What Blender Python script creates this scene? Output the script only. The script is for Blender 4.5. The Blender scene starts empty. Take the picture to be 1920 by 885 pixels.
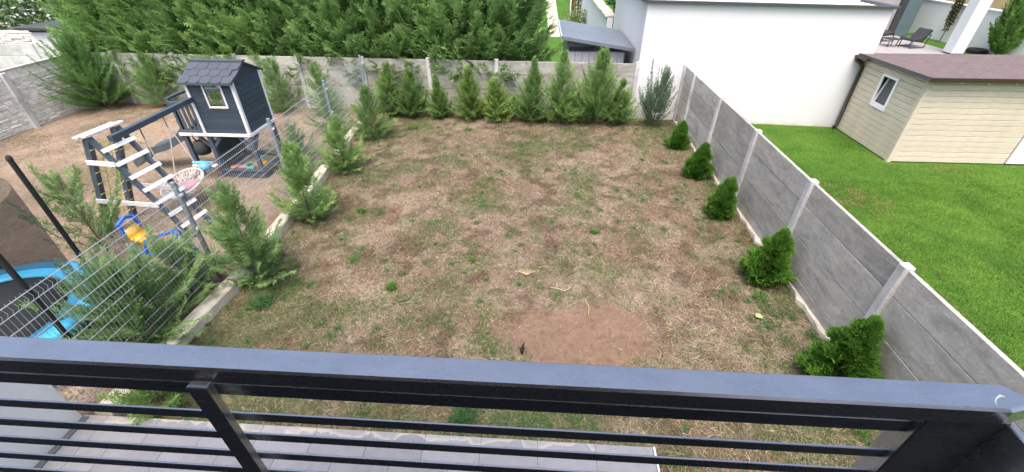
import bpy, bmesh, math, random
import numpy as np
from mathutils import Vector, Matrix
R = math.radians
scene = bpy.context.scene
COL = scene.collection
random.seed(7)

# ------------------------------------------------------------------ camera, sky, sun, exposure
cam_d = bpy.data.cameras.new('camera'); cam = bpy.data.objects.new('camera', cam_d); COL.objects.link(cam)
cam_d.sensor_width = 36.0; cam_d.lens = 804.5 / 1920 * 36; cam_d.clip_start = 0.02; cam_d.clip_end = 600
cam.location = (0, 0, 4.5)
cam.rotation_mode = 'XYZ'
cam.matrix_world = (Matrix.Translation((0, 0, 4.5)) @ Matrix.Rotation(R(3.559), 4, 'Z') @ Matrix.Rotation(R(90 - 35.007), 4, 'X') @ Matrix.Rotation(R(-0.10), 4, 'Z'))
scene.camera = cam

SUN_EL, SUN_AZ = R(66), math.atan2(-0.12, -0.98)
world = bpy.data.worlds.new('World'); scene.world = world; world.use_nodes = True
wn = world.node_tree; wn.nodes.clear()
w_out = wn.nodes.new('ShaderNodeOutputWorld'); w_bg = wn.nodes.new('ShaderNodeBackground'); sky = wn.nodes.new('ShaderNodeTexSky')
sky.sky_type = 'NISHITA'; sky.sun_disc = False; sky.sun_elevation = SUN_EL; sky.sun_rotation = SUN_AZ
sky.air_density = 1.0; sky.dust_density = 6.0; sky.ozone_density = 1.0; sky.altitude = 100
w_bg.inputs['Strength'].default_value = 0.15
wn.links.new(sky.outputs[0], w_bg.inputs[0]); wn.links.new(w_bg.outputs[0], w_out.inputs[0])
sun_d = bpy.data.lights.new('sun', 'SUN'); sun_d.energy = 0.85; sun_d.angle = R(36); sun_d.color = (1.0, 0.96, 0.9)
sun = bpy.data.objects.new('sun', sun_d); COL.objects.link(sun)
sdir = Vector((math.sin(SUN_AZ) * math.cos(SUN_EL), math.cos(SUN_AZ) * math.cos(SUN_EL), math.sin(SUN_EL)))
sun.rotation_euler = sdir.to_track_quat('Z', 'Y').to_euler(); sun.location = sdir * 40
scene.view_settings.view_transform = 'Standard'; scene.view_settings.look = 'None'
scene.view_settings.exposure = 1.33; scene.view_settings.gamma = 1.0
scene.view_settings.use_curve_mapping = False

# ------------------------------------------------------------------ materials
def new_mat(name):
    m = bpy.data.materials.new(name); m.use_nodes = True
    nt = m.node_tree; b = nt.nodes['Principled BSDF']
    return m, nt, b
def N(nt, t, **kw):
    n = nt.nodes.new(t)
    for k, v in kw.items():
        if k in n.inputs: n.inputs[k].default_value = v
        else: setattr(n, k, v)
    return n
def L(nt, a, b): nt.links.new(a, b)
def rgba(c): return (c[0], c[1], c[2], 1.0)
def ramp(nt, src, stops):
    r = N(nt, 'ShaderNodeValToRGB'); e = r.color_ramp.elements
    while len(e) < len(stops): e.new(0.5)
    for el, (p, c) in zip(e, stops): el.position = p; el.color = rgba(c) if len(c) == 3 else c
    L(nt, src, r.inputs[0]); return r
def coords(nt, scale=(1, 1, 1), kind='Object'):
    tc = N(nt, 'ShaderNodeTexCoord'); mp = N(nt, 'ShaderNodeMapping'); mp.inputs['Scale'].default_value = scale
    L(nt, tc.outputs[kind], mp.inputs[0]); return mp.outputs[0]
def noise(nt, vec, scale, detail=4, rough=0.6, dist=0.0):
    n = N(nt, 'ShaderNodeTexNoise'); n.inputs['Scale'].default_value = scale; n.inputs['Detail'].default_value = detail
    n.inputs['Roughness'].default_value = rough; n.inputs['Distortion'].default_value = dist
    if vec is not None: L(nt, vec, n.inputs['Vector'])
    return n.outputs['Fac']
def mixc(nt, fac, a, b, mode='MIX'):
    m = N(nt, 'ShaderNodeMix'); m.data_type = 'RGBA'; m.blend_type = mode
    if isinstance(fac, (int, float)): m.inputs[0].default_value = fac
    else: L(nt, fac, m.inputs[0])
    for k, v in ((6, a), (7, b)):
        if isinstance(v, tuple): m.inputs[k].default_value = rgba(v)
        else: L(nt, v, m.inputs[k])
    return m.outputs[2]
def bump(nt, b, h, strength=0.3, dist=0.01):
    bp = N(nt, 'ShaderNodeBump'); bp.inputs['Strength'].default_value = strength; bp.inputs['Distance'].default_value = dist
    L(nt, h, bp.inputs['Height']); L(nt, bp.outputs[0], b.inputs['Normal'])
def obj_random(nt): return N(nt, 'ShaderNodeObjectInfo').outputs['Random']

def m_plain(name, col, rough=0.5, var=0.12, scale=6.0, metallic=0.0, bmp=0.0, spec=0.5, rnd=0.0, kind='Object', stretch=(1, 1, 1)):
    m, nt, b = new_mat(name); v = coords(nt, stretch, kind)
    n = noise(nt, v, scale)
    dark = tuple(c * (1 - var) for c in col); lite = tuple(min(1, c * (1 + var)) for c in col)
    c = ramp(nt, n, [(0.3, dark), (0.7, lite)]).outputs[0]
    if rnd:
        rr = ramp(nt, obj_random(nt), [(0, (1 - rnd,) * 3), (1, (1 + rnd,) * 3)]).outputs[0]
        c = mixc(nt, 1.0, c, rr, 'MULTIPLY')
    L(nt, c, b.inputs['Base Color']); b.inputs['Roughness'].default_value = rough; b.inputs['Metallic'].default_value = metallic
    b.inputs['Specular IOR Level'].default_value = spec
    if bmp: bump(nt, b, noise(nt, v, scale * 5, 6), bmp, 0.01)
    return m

def m_concrete(name, col, stain=0.5, streak=(0.8, 0.8, 3.0), rnd=0.14):
    m, nt, b = new_mat(name); v = coords(nt)
    oi = N(nt, 'ShaderNodeObjectInfo'); va = N(nt, 'ShaderNodeVectorMath'); va.operation = 'ADD'
    sc = N(nt, 'ShaderNodeVectorMath'); sc.operation = 'SCALE'; sc.inputs['Scale'].default_value = 37.0
    cmb = N(nt, 'ShaderNodeCombineXYZ')
    for i in range(3): L(nt, oi.outputs['Random'], cmb.inputs[i])
    L(nt, cmb.outputs[0], sc.inputs[0]); L(nt, v, va.inputs[0]); L(nt, sc.outputs[0], va.inputs[1])
    vv = va.outputs[0]
    mp = N(nt, 'ShaderNodeMapping'); mp.inputs['Scale'].default_value = streak; L(nt, vv, mp.inputs[0])
    n1 = noise(nt, mp.outputs[0], 2.2, 6, 0.65, 0.6); n2 = noise(nt, vv, 9, 6, 0.7, 1.2); n3 = noise(nt, vv, 70, 3)
    lo = tuple(c * 0.72 for c in col); hi = tuple(min(1, c * 1.22) for c in col)
    c = ramp(nt, n1, [(0.32, lo), (0.5, col), (0.68, hi)]).outputs[0]
    c2 = ramp(nt, n2, [(0.35, (0.82, 0.82, 0.80)), (0.62, (1.05, 1.05, 1.05)), (0.75, (1.3, 1.3, 1.3))]).outputs[0]
    c = mixc(nt, stain, c, c2, 'MULTIPLY')
    c3 = ramp(nt, n3, [(0.3, (0.85,) * 3), (0.7, (1.12,) * 3)]).outputs[0]
    c = mixc(nt, 0.8, c, c3, 'MULTIPLY')
    rr = ramp(nt, oi.outputs['Random'], [(0, (1 - rnd,) * 3), (1, (1 + rnd,) * 3)]).outputs[0]
    c = mixc(nt, 1.0, c, rr, 'MULTIPLY')
    L(nt, c, b.inputs['Base Color']); b.inputs['Roughness'].default_value = 0.9
    # swirled trowel marks
    w = N(nt, 'ShaderNodeTexWave'); w.wave_type = 'RINGS'; w.inputs['Scale'].default_value = 5; w.inputs['Distortion'].default_value = 9; w.inputs['Detail'].default_value = 3
    L(nt, vv, w.inputs['Vector'])
    ad = N(nt, 'ShaderNodeMath'); ad.operation = 'MULTIPLY_ADD'; ad.inputs[1].default_value = 0.10
    L(nt, w.outputs['Fac'], ad.inputs[0]); L(nt, n2, ad.inputs[2])
    ad2 = N(nt, 'ShaderNodeMath'); ad2.operation = 'MULTIPLY_ADD'; ad2.inputs[1].default_value = 0.5
    L(nt, n3, ad2.inputs[0]); L(nt, ad.outputs[0], ad2.inputs[2])
    bump(nt, b, ad2.outputs[0], 0.45, 0.012)
    return m

def m_attr(name, attr='tint', rough=0.75, transl=0.25, spec=0.2, gain=1.0, rnd=0.0):
    m, nt, b = new_mat(name)
    a = N(nt, 'ShaderNodeAttribute'); a.attribute_name = attr
    c = a.outputs['Color']
    if rnd:
        rr = ramp(nt, obj_random(nt), [(0, (1 - rnd, 1 - rnd * 0.8, 1 - rnd)), (1, (1 + rnd, 1 + rnd * 0.8, 1 + rnd * 0.6))]).outputs[0]
        c = mixc(nt, 1.0, c, rr, 'MULTIPLY')
    L(nt, c, b.inputs['Base Color']); b.inputs['Roughness'].default_value = rough; b.inputs['Specular IOR Level'].default_value = spec
    if transl:
        tr = N(nt, 'ShaderNodeBsdfTranslucent'); L(nt, c, tr.inputs[0])
        mx = N(nt, 'ShaderNodeMixShader'); mx.inputs[0].default_value = transl
        L(nt, b.outputs[0], mx.inputs[1]); L(nt, tr.outputs[0], mx.inputs[2])
        L(nt, mx.outputs[0], nt.nodes['Material Output'].inputs['Surface'])
    return m

def m_ground(name):
    m, nt, b = new_mat(name)
    a = N(nt, 'ShaderNodeAttribute'); a.attribute_name = 'tint'
    v = coords(nt)
    n1 = noise(nt, v, 14, 6, 0.7, 0.8); n2 = noise(nt, v, 90, 4, 0.7); n3 = noise(nt, v, 3.0, 5, 0.6)
    c = mixc(nt, 0.9, a.outputs['Color'], ramp(nt, n1, [(0.3, (0.62, 0.6, 0.58)), (0.5, (1, 1, 1)), (0.7, (1.25, 1.22, 1.15))]).outputs[0], 'MULTIPLY')
    c = mixc(nt, 0.9, c, ramp(nt, n2, [(0.3, (0.6,) * 3), (0.7, (1.3,) * 3)]).outputs[0], 'MULTIPLY')
    c = mixc(nt, 0.6, c, ramp(nt, n3, [(0.35, (0.85, 0.82, 0.8)), (0.65, (1.12, 1.1, 1.1))]).outputs[0], 'MULTIPLY')
    L(nt, c, b.inputs['Base Color']); b.inputs['Roughness'].default_value = 0.97; b.inputs['Specular IOR Level'].default_value = 0.1
    ad = N(nt, 'ShaderNodeMath'); ad.operation = 'ADD'; L(nt, n1, ad.inputs[0]); L(nt, n2, ad.inputs[1])
    bump(nt, b, ad.outputs[0], 0.7, 0.02)
    return m

def m_lawn(name):
    m, nt, b = new_mat(name); v = coords(nt)
    n1 = noise(nt, v, 1.1, 4); n2 = noise(nt, v, 60, 4, 0.7); n3 = noise(nt, v, 0.5, 3)
    c = ramp(nt, n1, [(0.3, (0.05, 0.125, 0.016)), (0.55, (0.075, 0.165, 0.022)), (0.75, (0.12, 0.20, 0.03))]).outputs[0]
    c = mixc(nt, 0.9, c, ramp(nt, n2, [(0.3, (0.5,) * 3), (0.7, (1.4,) * 3)]).outputs[0], 'MULTIPLY')
    L(nt, c, b.inputs['Base Color']); b.inputs['Roughness'].default_value = 0.9; b.inputs['Specular IOR Level'].default_value = 0.15
    bump(nt, b, n2, 0.8, 0.02)
    return m

def m_paint_wood(name, col, wear=(0.3, 0.34, 0.38), amt=0.35, rough=0.5, spec=0.4, along=(1.2, 1.2, 14), rnd=0.12):
    m, nt, b = new_mat(name); v = coords(nt)
    mp = N(nt, 'ShaderNodeMapping'); mp.inputs['Scale'].default_value = along; L(nt, v, mp.inputs[0])
    n1 = noise(nt, mp.outputs[0], 3, 6, 0.7, 0.5); n2 = noise(nt, v, 25, 5, 0.7)
    c = ramp(nt, n1, [(0.35, tuple(k * 0.85 for k in col)), (0.65, tuple(min(1, k * 1.12) for k in col))]).outputs[0]
    f = ramp(nt, n2, [(0.62, (0, 0, 0)), (0.78, (amt,) * 3)]).outputs[0]
    c = mixc(nt, f, c, wear)
    rr = ramp(nt, obj_random(nt), [(0, (1 - rnd,) * 3), (1, (1 + rnd,) * 3)]).outputs[0]
    c = mixc(nt, 1.0, c, rr, 'MULTIPLY')
    L(nt, c, b.inputs['Base Color']); b.inputs['Roughness'].default_value = rough; b.inputs['Specular IOR Level'].default_value = spec
    bump(nt, b, n1, 0.15, 0.005)
    return m

def m_tile(name):
    m, nt, b = new_mat(name); v = coords(nt)
    n1 = noise(nt, v, 4, 5, 0.65, 0.8); n2 = noise(nt, v, 40, 4)
    c = ramp(nt, n1, [(0.3, (0.215, 0.215, 0.23)), (0.7, (0.285, 0.28, 0.30))]).outputs[0]
    c = mixc(nt, 0.4, c, ramp(nt, n2, [(0.3, (0.8,) * 3), (0.7, (1.15,) * 3)]).outputs[0], 'MULTIPLY')
    rr = ramp(nt, obj_random(nt), [(0, (0.9,) * 3), (1, (1.1,) * 3)]).outputs[0]
    c = mixc(nt, 1.0, c, rr, 'MULTIPLY')
    # pale lime stain creeping in from the open edge of the front row
    tc = N(nt, 'ShaderNodeTexCoord'); sp = N(nt, 'ShaderNodeSeparateXYZ'); L(nt, tc.outputs['Object'], sp.inputs[0])
    a = N(nt, 'ShaderNodeAttribute'); a.attribute_type = 'OBJECT'; a.attribute_name = 'edge_stain'
    geo = N(nt, 'ShaderNodeNewGeometry'); nn = noise(nt, geo.outputs['Position'], 3.2, 3, 0.5, 0.5)
    t = N(nt, 'ShaderNodeMath'); t.operation = 'MULTIPLY_ADD'; t.inputs[1].default_value = 0.42; t.inputs[2].default_value = -0.12; L(nt, nn, t.inputs[0])
    s = N(nt, 'ShaderNodeMath'); s.operation = 'ADD'; L(nt, sp.outputs['Y'], s.inputs[0]); L(nt, t.outputs[0], s.inputs[1])
    f = ramp(nt, s.outputs[0], [(0.170, (0, 0, 0)), (0.182, (0.75,) * 3), (0.2, (0.42,) * 3), (0.235, (0.15,) * 3)]).outputs[0]
    mu = N(nt, 'ShaderNodeMath'); mu.operation = 'MULTIPLY'; L(nt, f, mu.inputs[0]); L(nt, a.outputs['Fac'], mu.inputs[1])
    c = mixc(nt, mu.outputs[0], c, (0.50, 0.45, 0.36))
    L(nt, c, b.inputs['Base Color']); b.inputs['Roughness'].default_value = 0.42; b.inputs['Specular IOR Level'].default_value = 0.5
    bump(nt, b, n2, 0.08, 0.003)
    return m

def m_shingle_sheet(name):
    m, nt, b = new_mat(name); v = coords(nt)
    br = N(nt, 'ShaderNodeTexBrick'); br.inputs['Scale'].default_value = 4.0; br.inputs['Mortar Size'].default_value = 0.012; br.inputs['Bias'].default_value = 0.0
    br.inputs['Color1'].default_value = (0.125, 0.092, 0.09, 1); br.inputs['Color2'].default_value = (0.165, 0.122, 0.118, 1); br.inputs['Mortar'].default_value = (0.075, 0.052, 0.05, 1)
    L(nt, v, br.inputs['Vector'])
    c = mixc(nt, 0.7, br.outputs['Color'], ramp(nt, noise(nt, v, 90, 3), [(0.3, (0.75,) * 3), (0.7, (1.25,) * 3)]).outputs[0], 'MULTIPLY')
    L(nt, c, b.inputs['Base Color']); b.inputs['Roughness'].default_value = 0.95
    bump(nt, b, br.outputs['Fac'], 0.3, -0.01)
    return m

def m_net(name, col, alpha):
    m, nt, b = new_mat(name); b.inputs['Base Color'].default_value = rgba(col); b.inputs['Roughness'].default_value = 0.9
    tr = N(nt, 'ShaderNodeBsdfTransparent'); mx = N(nt, 'ShaderNodeMixShader'); mx.inputs[0].default_value = alpha
    L(nt, tr.outputs[0], mx.inputs[1]); L(nt, b.outputs[0], mx.inputs[2]); L(nt, mx.outputs[0], nt.nodes['Material Output'].inputs['Surface'])
    return m

M = {}
M['concrete'] = m_concrete('grey_concrete', (0.42, 0.40, 0.37), stain=0.85, rnd=0.16)
M['post'] = m_concrete('pale_concrete', (0.56, 0.55, 0.55), stain=0.25, streak=(1, 1, 1), rnd=0.06)
M['kerb'] = m_concrete('kerb_concrete', (0.58, 0.52, 0.435), stain=0.35, streak=(1, 1, 1), rnd=0.06)
M['stone'] = m_plain('cast_stone', (0.70, 0.67, 0.625), 0.9, 0.22, 9, bmp=0.5, rnd=0.16)
M['ground'] = m_ground('dry_soil')
M['lawn'] = m_lawn('lawn_turf')
M['blade_dry'] = m_attr('dry_blades', transl=0.15, spec=0.1)
M['blade_green'] = m_attr('green_blades', transl=0.3, spec=0.25, rough=0.6)
M['needle'] = m_attr('conifer_needles', transl=0.35, spec=0.15, rough=0.7, rnd=0.17)
M['bark'] = m_plain('bark', (0.14, 0.085, 0.055), 0.9, 0.3, 30, bmp=0.4)
M['leaf'] = m_attr('broad_leaves', transl=0.3, spec=0.2, rnd=0.06)
M['navy'] = m_paint_wood('navy_painted_wood', (0.042, 0.064, 0.09), wear=(0.10, 0.13, 0.16), amt=0.3, rough=0.45)
M['navy_trim'] = m_paint_wood('navy_post_paint', (0.065, 0.088, 0.12), wear=(0.12, 0.15, 0.18), amt=0.3, rough=0.4)
M['white_wood'] = m_paint_wood('white_painted_wood', (0.74, 0.74, 0.76), wear=(0.5, 0.48, 0.45), amt=0.3, rough=0.5, rnd=0.04)
M['shingle'] = m_plain('slate_felt', (0.065, 0.075, 0.098), 0.9, 0.12, 60, rnd=0.06, bmp=0.2)
def m_render(name, col):
    m, nt, b = new_mat(name); v = coords(nt); geo = N(nt, 'ShaderNodeNewGeometry'); sp = N(nt, 'ShaderNodeSeparateXYZ'); L(nt, geo.outputs['Position'], sp.inputs[0])
    n = noise(nt, geo.outputs['Position'], 3.0, 6, 0.7); n2 = noise(nt, geo.outputs['Position'], 0.7, 4, 0.6)
    a = N(nt, 'ShaderNodeMath'); a.operation = 'MULTIPLY_ADD'; a.inputs[1].default_value = 0.55; L(nt, n, a.inputs[0]); L(nt, sp.outputs['Z'], a.inputs[2])
    f = ramp(nt, a.outputs[0], [(0.24, (0.55,) * 3), (0.36, (0.14,) * 3), (0.62, (0, 0, 0))]).outputs[0]
    base = ramp(nt, n2, [(0.3, tuple(k * 0.955 for k in col)), (0.7, col)]).outputs[0]
    L(nt, mixc(nt, f, base, (0.48, 0.42, 0.33)), b.inputs['Base Color']); b.inputs['Roughness'].default_value = 0.9; b.inputs['Specular IOR Level'].default_value = 0.2
    bump(nt, b, noise(nt, v, 40, 5, 0.7), 0.12, 0.006)
    return m
M['plaster'] = m_render('white_render', (0.70, 0.70, 0.72))
M['plaster2'] = m_plain('grey_render', (0.74, 0.74, 0.73), 0.9, 0.08, 1.0, bmp=0.06, spec=0.2, stretch=(1, 1, 0.25))
M['white_wall'] = m_plain('off_white_render', (0.80, 0.79, 0.775), 0.9, 0.04, 3, bmp=0.12, spec=0.2)
M['flashing'] = m_plain('dark_flashing', (0.06, 0.062, 0.068), 0.45, 0.1, 4)
M['brown_metal'] = m_plain('brown_metal', (0.045, 0.026, 0.022), 0.35, 0.1, 4)
M['cream'] = m_paint_wood('cream_boards', (0.61, 0.535, 0.43), wear=(0.42, 0.35, 0.25), amt=0.25, rough=0.7, spec=0.2, rnd=0.03)
M['roof_red'] = m_shingle_sheet('red_brown_shingles')
M['white_pvc'] = m_plain('white_pvc', (0.80, 0.80, 0.81), 0.35, 0.02, 3)
M['glass'] = m_plain('dark_glass', (0.03, 0.033, 0.038), 0.08, 0.1, 2, spec=0.8)
M['screen'] = m_plain('window_screen', (0.10, 0.10, 0.105), 0.8, 0.1, 40)
def m_rail(name, col):
    m, nt, b = new_mat(name); v = coords(nt)
    mp = N(nt, 'ShaderNodeMapping'); mp.inputs['Scale'].default_value = (2.5, 14, 14); L(nt, v, mp.inputs[0])
    n1 = noise(nt, mp.outputs[0], 2.0, 6, 0.7, 0.4); n2 = noise(nt, v, 220, 3, 0.6); n3 = noise(nt, v, 9, 5, 0.65)
    c = ramp(nt, n3, [(0.3, tuple(k * 0.9 for k in col)), (0.7, tuple(k * 1.08 for k in col))]).outputs[0]
    d = ramp(nt, n2, [(0.66, (0, 0, 0)), (0.74, (0.35,) * 3)]).outputs[0]
    c = mixc(nt, d, c, (0.62, 0.62, 0.63))
    L(nt, c, b.inputs['Base Color']); b.inputs['Metallic'].default_value = 0.92
    r = ramp(nt, n1, [(0.3, (0.20,) * 3), (0.7, (0.36,) * 3)]).outputs[0]; L(nt, r, b.inputs['Roughness'])
    bump(nt, b, n2, 0.03, 0.001)
    return m
M['rail'] = m_rail('anthracite_metallic_coat', (0.44, 0.44, 0.455))
M['dark_render'] = m_plain('dark_facade', (0.018, 0.018, 0.02), 0.8, 0.1, 2)  # near black so the railing mirrors darkness; true facade colour unknown
M['fence_metal'] = m_plain('galvanised_grey', (0.26, 0.30, 0.34), 0.45, 0.12, 12, metallic=0.3)
M['wire'] = m_plain('wire_grey', (0.40, 0.43, 0.46), 0.4, 0.1, 12, metallic=0.3)
M['tile'] = m_tile('grey_porcelain_tile')
M['grout'] = m_plain('terrace_bed', (0.34, 0.33, 0.32), 0.95, 0.1, 20)
M['plinth'] = m_plain('dark_plinth', (0.11, 0.115, 0.12), 0.7, 0.1, 10)
M['shed_grey'] = m_plain('grey_resin', (0.50, 0.48, 0.51), 0.55, 0.08, 6, rnd=0.05)
M['shed_dark'] = m_plain('dark_resin', (0.15, 0.17, 0.205), 0.4, 0.1, 6, rnd=0.08)  # paler and bluer: sky reflection on the roof put into the base colour
M['blue_pad'] = m_plain('blue_vinyl', (0.06, 0.42, 0.72), 0.35, 0.12, 5, bmp=0.1)
M['black_mat'] = m_plain('black_jump_mat', (0.03, 0.031, 0.035), 0.6, 0.15, 8)
M['black_foam'] = m_plain('black_foam', (0.018, 0.017, 0.018), 0.7, 0.2, 12)
M['net'] = m_net('trampoline_net', (0.028, 0.029, 0.031), 0.50)
M['slide'] = m_plain('slate_blue_plastic', (0.09, 0.12, 0.14), 0.35, 0.15, 4)
M['rope_white'] = m_plain('white_rope', (0.66, 0.64, 0.60), 0.8, 0.12, 60)
M['rope_yellow'] = m_plain('yellow_rope', (0.58, 0.55, 0.16), 0.8, 0.12, 60)
M['blue'] = m_plain('blue_plastic', (0.012, 0.11, 0.62), 0.3, 0.1, 5)
M['light_blue'] = m_plain('light_blue_plastic', (0.13, 0.42, 0.66), 0.4, 0.1, 5)
M['yellow'] = m_plain('yellow_plastic', (0.80, 0.46, 0.03), 0.35, 0.1, 5)
M['orange'] = m_plain('orange_plastic', (0.75, 0.18, 0.03), 0.4, 0.1, 5)
M['teal'] = m_plain('green_plastic', (0.05, 0.48, 0.36), 0.4, 0.1, 5)
M['pink'] = m_plain('pink_fabric', (0.62, 0.30, 0.36), 0.8, 0.2, 20)
M['purple'] = m_plain('purple_plastic', (0.10, 0.06, 0.30), 0.4, 0.1, 5)
M['sand'] = m_plain('play_sand', (0.50, 0.38, 0.24), 0.95, 0.2, 40, bmp=0.5)
M['patio'] = m_plain('pale_grey_paving', (0.33, 0.31, 0.31), 0.6, 0.08, 2)
M['teal_wall'] = m_plain('slate_teal_render', (0.085, 0.125, 0.14), 0.8, 0.1, 3)
M['charcoal'] = m_plain('charcoal_fabric', (0.035, 0.037, 0.042), 0.85, 0.2, 15)
M['beige_block'] = m_plain('beige_render', (0.60, 0.44, 0.24), 0.9, 0.08, 2)
M['rubber'] = m_plain('black_rubber', (0.02, 0.02, 0.022), 0.7, 0.2, 10)
M['coping'] = m_concrete('stone_coping', (0.50, 0.43, 0.37), stain=0.6, streak=(1, 1, 1))
M['path'] = m_plain('beige_gravel', (0.50, 0.44, 0.35), 0.95, 0.12, 20, bmp=0.3)
M['brown_panel'] = m_plain('dark_red_panel', (0.10, 0.04, 0.03), 0.7, 0.3, 30)
M['straw'] = m_plain('straw', (0.52, 0.40, 0.24), 0.9, 0.15, 20)
M['leaf_pale'] = m_plain('pale_leaf', (0.34, 0.42, 0.16), 0.6, 0.1, 10)
M['black_bird'] = m_plain('black_debris', (0.01, 0.01, 0.01), 0.9, 0.1, 10)

# ------------------------------------------------------------------ mesh helpers
class MB:
    def __init__(s): s.v = []; s.f = []; s.smooth = False
    def add(s, vs, fs):
        o = len(s.v); s.v += [tuple(v) for v in vs]; s.f += [tuple(i + o for i in f) for f in fs]; return s
    def box(s, x0, x1, y0, y1, z0, z1):
        return s.add([(x0, y0, z0), (x1, y0, z0), (x1, y1, z0), (x0, y1, z0), (x0, y0, z1), (x1, y0, z1), (x1, y1, z1), (x0, y1, z1)],
                     [(0, 3, 2, 1), (4, 5, 6, 7), (0, 1, 5, 4), (1, 2, 6, 5), (2, 3, 7, 6), (3, 0, 4, 7)])
    def cbox(s, x0, x1, y0, y1, z0, z1, c=0.01):
        """box with chamfered edges"""
        bm = bmesh.new(); bmesh.ops.create_cube(bm, size=1.0)
        for v in bm.verts: v.co = Vector(((x0 + x1) / 2 + v.co.x * (x1 - x0), (y0 + y1) / 2 + v.co.y * (y1 - y0), (z0 + z1) / 2 + v.co.z * (z1 - z0)))
        c = min(c, 0.45 * min(x1 - x0, y1 - y0, z1 - z0))
        bmesh.ops.bevel(bm, geom=bm.edges[:], offset=c, segments=1, affect='EDGES')
        bm.verts.index_update(); s.add([v.co[:] for v in bm.verts], [[v.index for v in f.verts] for f in bm.faces]); bm.free(); return s
    def hexa(s, p):  # 8 points, bottom ring then top ring
        return s.add(p, [(0, 3, 2, 1), (4, 5, 6, 7), (0, 1, 5, 4), (1, 2, 6, 5), (2, 3, 7, 6), (3, 0, 4, 7)])
    def bar(s, a, b, w, h, upv=(0, 0, 1)):
        a = Vector(a); b = Vector(b); d = (b - a).normalized(); u = Vector(upv)
        if abs(d.dot(u)) > 0.98: u = Vector((0, 1, 0))
        sd = d.cross(u).normalized() * w / 2; up = sd.normalized().cross(d).normalized() * h / 2
        return s.hexa([a - sd - up, a + sd - up, b + sd - up, b - sd - up, a - sd + up, a + sd + up, b + sd + up, b - sd + up])
    def tube(s, pts, r, n=8, cap=True):
        pts = [Vector(p) for p in pts]; rs = r if isinstance(r, (list, tuple)) else [r] * len(pts)
        o = len(s.v); prev = None
        for i, p in enumerate(pts):
            d = (pts[min(i + 1, len(pts) - 1)] - pts[max(i - 1, 0)]).normalized()
            ref = Vector((0, 0, 1)) if abs(d.z) < 0.9 else Vector((1, 0, 0))
            if prev is not None: sd = (prev - d * prev.dot(d)).normalized()
            else: sd = d.cross(ref).normalized()
            prev = sd; up = d.cross(sd)
            for k in range(n):
                a = 2 * math.pi * k / n; s.v.append(tuple(p + (sd * math.cos(a) + up * math.sin(a)) * rs[i]))
        for i in range(len(pts) - 1):
            for k in range(n):
                k2 = (k + 1) % n; s.f.append((o + i * n + k, o + i * n + k2, o + (i + 1) * n + k2, o + (i + 1) * n + k))
        if cap: s.f.append(tuple(o + k for k in range(n))[::-1]); s.f.append(tuple(o + (len(pts) - 1) * n + k for k in range(n)))
        return s
    def lathe(s, prof, c=(0, 0, 0), n=24, closed=False):
        o = len(s.v)
        for r, z in prof:
            for k in range(n):
                a = 2 * math.pi * k / n; s.v.append((c[0] + r * math.cos(a), c[1] + r * math.sin(a), c[2] + z))
        m = len(prof)
        for i in range(m if closed else m - 1):
            for k in range(n):
                k2 = (k + 1) % n; j = (i + 1) % m; s.f.append((o + i * n + k, o + i * n + k2, o + j * n + k2, o + j * n + k))
        return s
    def mesh(s, name, off=(0, 0, 0)):
        me = bpy.data.meshes.new(name)
        me.from_pydata([(v[0] - off[0], v[1] - off[1], v[2] - off[2]) for v in s.v], [], s.f); me.update()
        if s.smooth: me.polygons.foreach_set('use_smooth', [True] * len(me.polygons))
        return me
WLOC = {}
def empty(name, loc):
    o = bpy.data.objects.new(name, None); o.location = loc; o.empty_display_size = 0.2; COL.objects.link(o); WLOC[o] = tuple(loc); return o
def tag(o, label=None, cat=None, group=None, kind=None):
    if label: o['label'] = label
    if cat: o['category'] = cat
    if group: o['group'] = group
    if kind: o['kind'] = kind
    return o
def thing(name, loc, label, cat, group=None): return tag(empty(name, loc), label, cat, group)
def obj(name, mb, mat, parent=None):
    off = WLOC.get(parent, (0, 0, 0)) if parent else (0, 0, 0)
    me = mb.mesh(name, off); me.materials.append(M[mat] if isinstance(mat, str) else mat)
    o = bpy.data.objects.new(name, me); COL.objects.link(o)
    if parent: o.parent = parent; WLOC[o] = off
    else: WLOC[o] = (0, 0, 0)
    return o
def inst(name, me, loc, parent=None, rot=(0, 0, 0), scale=(1, 1, 1)):
    """object sharing mesh data, placed at a world location under its parent"""
    o = bpy.data.objects.new(name, me); COL.objects.link(o)
    off = WLOC.get(parent, (0, 0, 0)) if parent else (0, 0, 0)
    o.location = (loc[0] - off[0], loc[1] - off[1], loc[2] - off[2]); o.rotation_euler = rot; o.scale = scale
    if parent: o.parent = parent
    return o
def smesh(name, mb, mat):
    me = mb.mesh(name); me.materials.append(M[mat]); return me

def np_mesh(name, V, F, C, mat):
    """V (n,3), F (m,k) all the same k, C (n,3) colour per vertex"""
    me = bpy.data.meshes.new(name); n, (m, k) = len(V), F.shape
    me.vertices.add(n); me.vertices.foreach_set('co', V.astype(np.float32).ravel())
    me.loops.add(m * k); me.loops.foreach_set('vertex_index', F.astype(np.int32).ravel())
    me.polygons.add(m); me.polygons.foreach_set('loop_start', np.arange(0, m * k, k, dtype=np.int32))
    if C is not None:
        at = me.attributes.new('tint', 'FLOAT_COLOR', 'POINT')
        at.data.foreach_set('color', np.c_[C, np.ones(n)].astype(np.float32).ravel())
    me.update(); me.validate(); me.materials.append(M[mat]); return me

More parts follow.
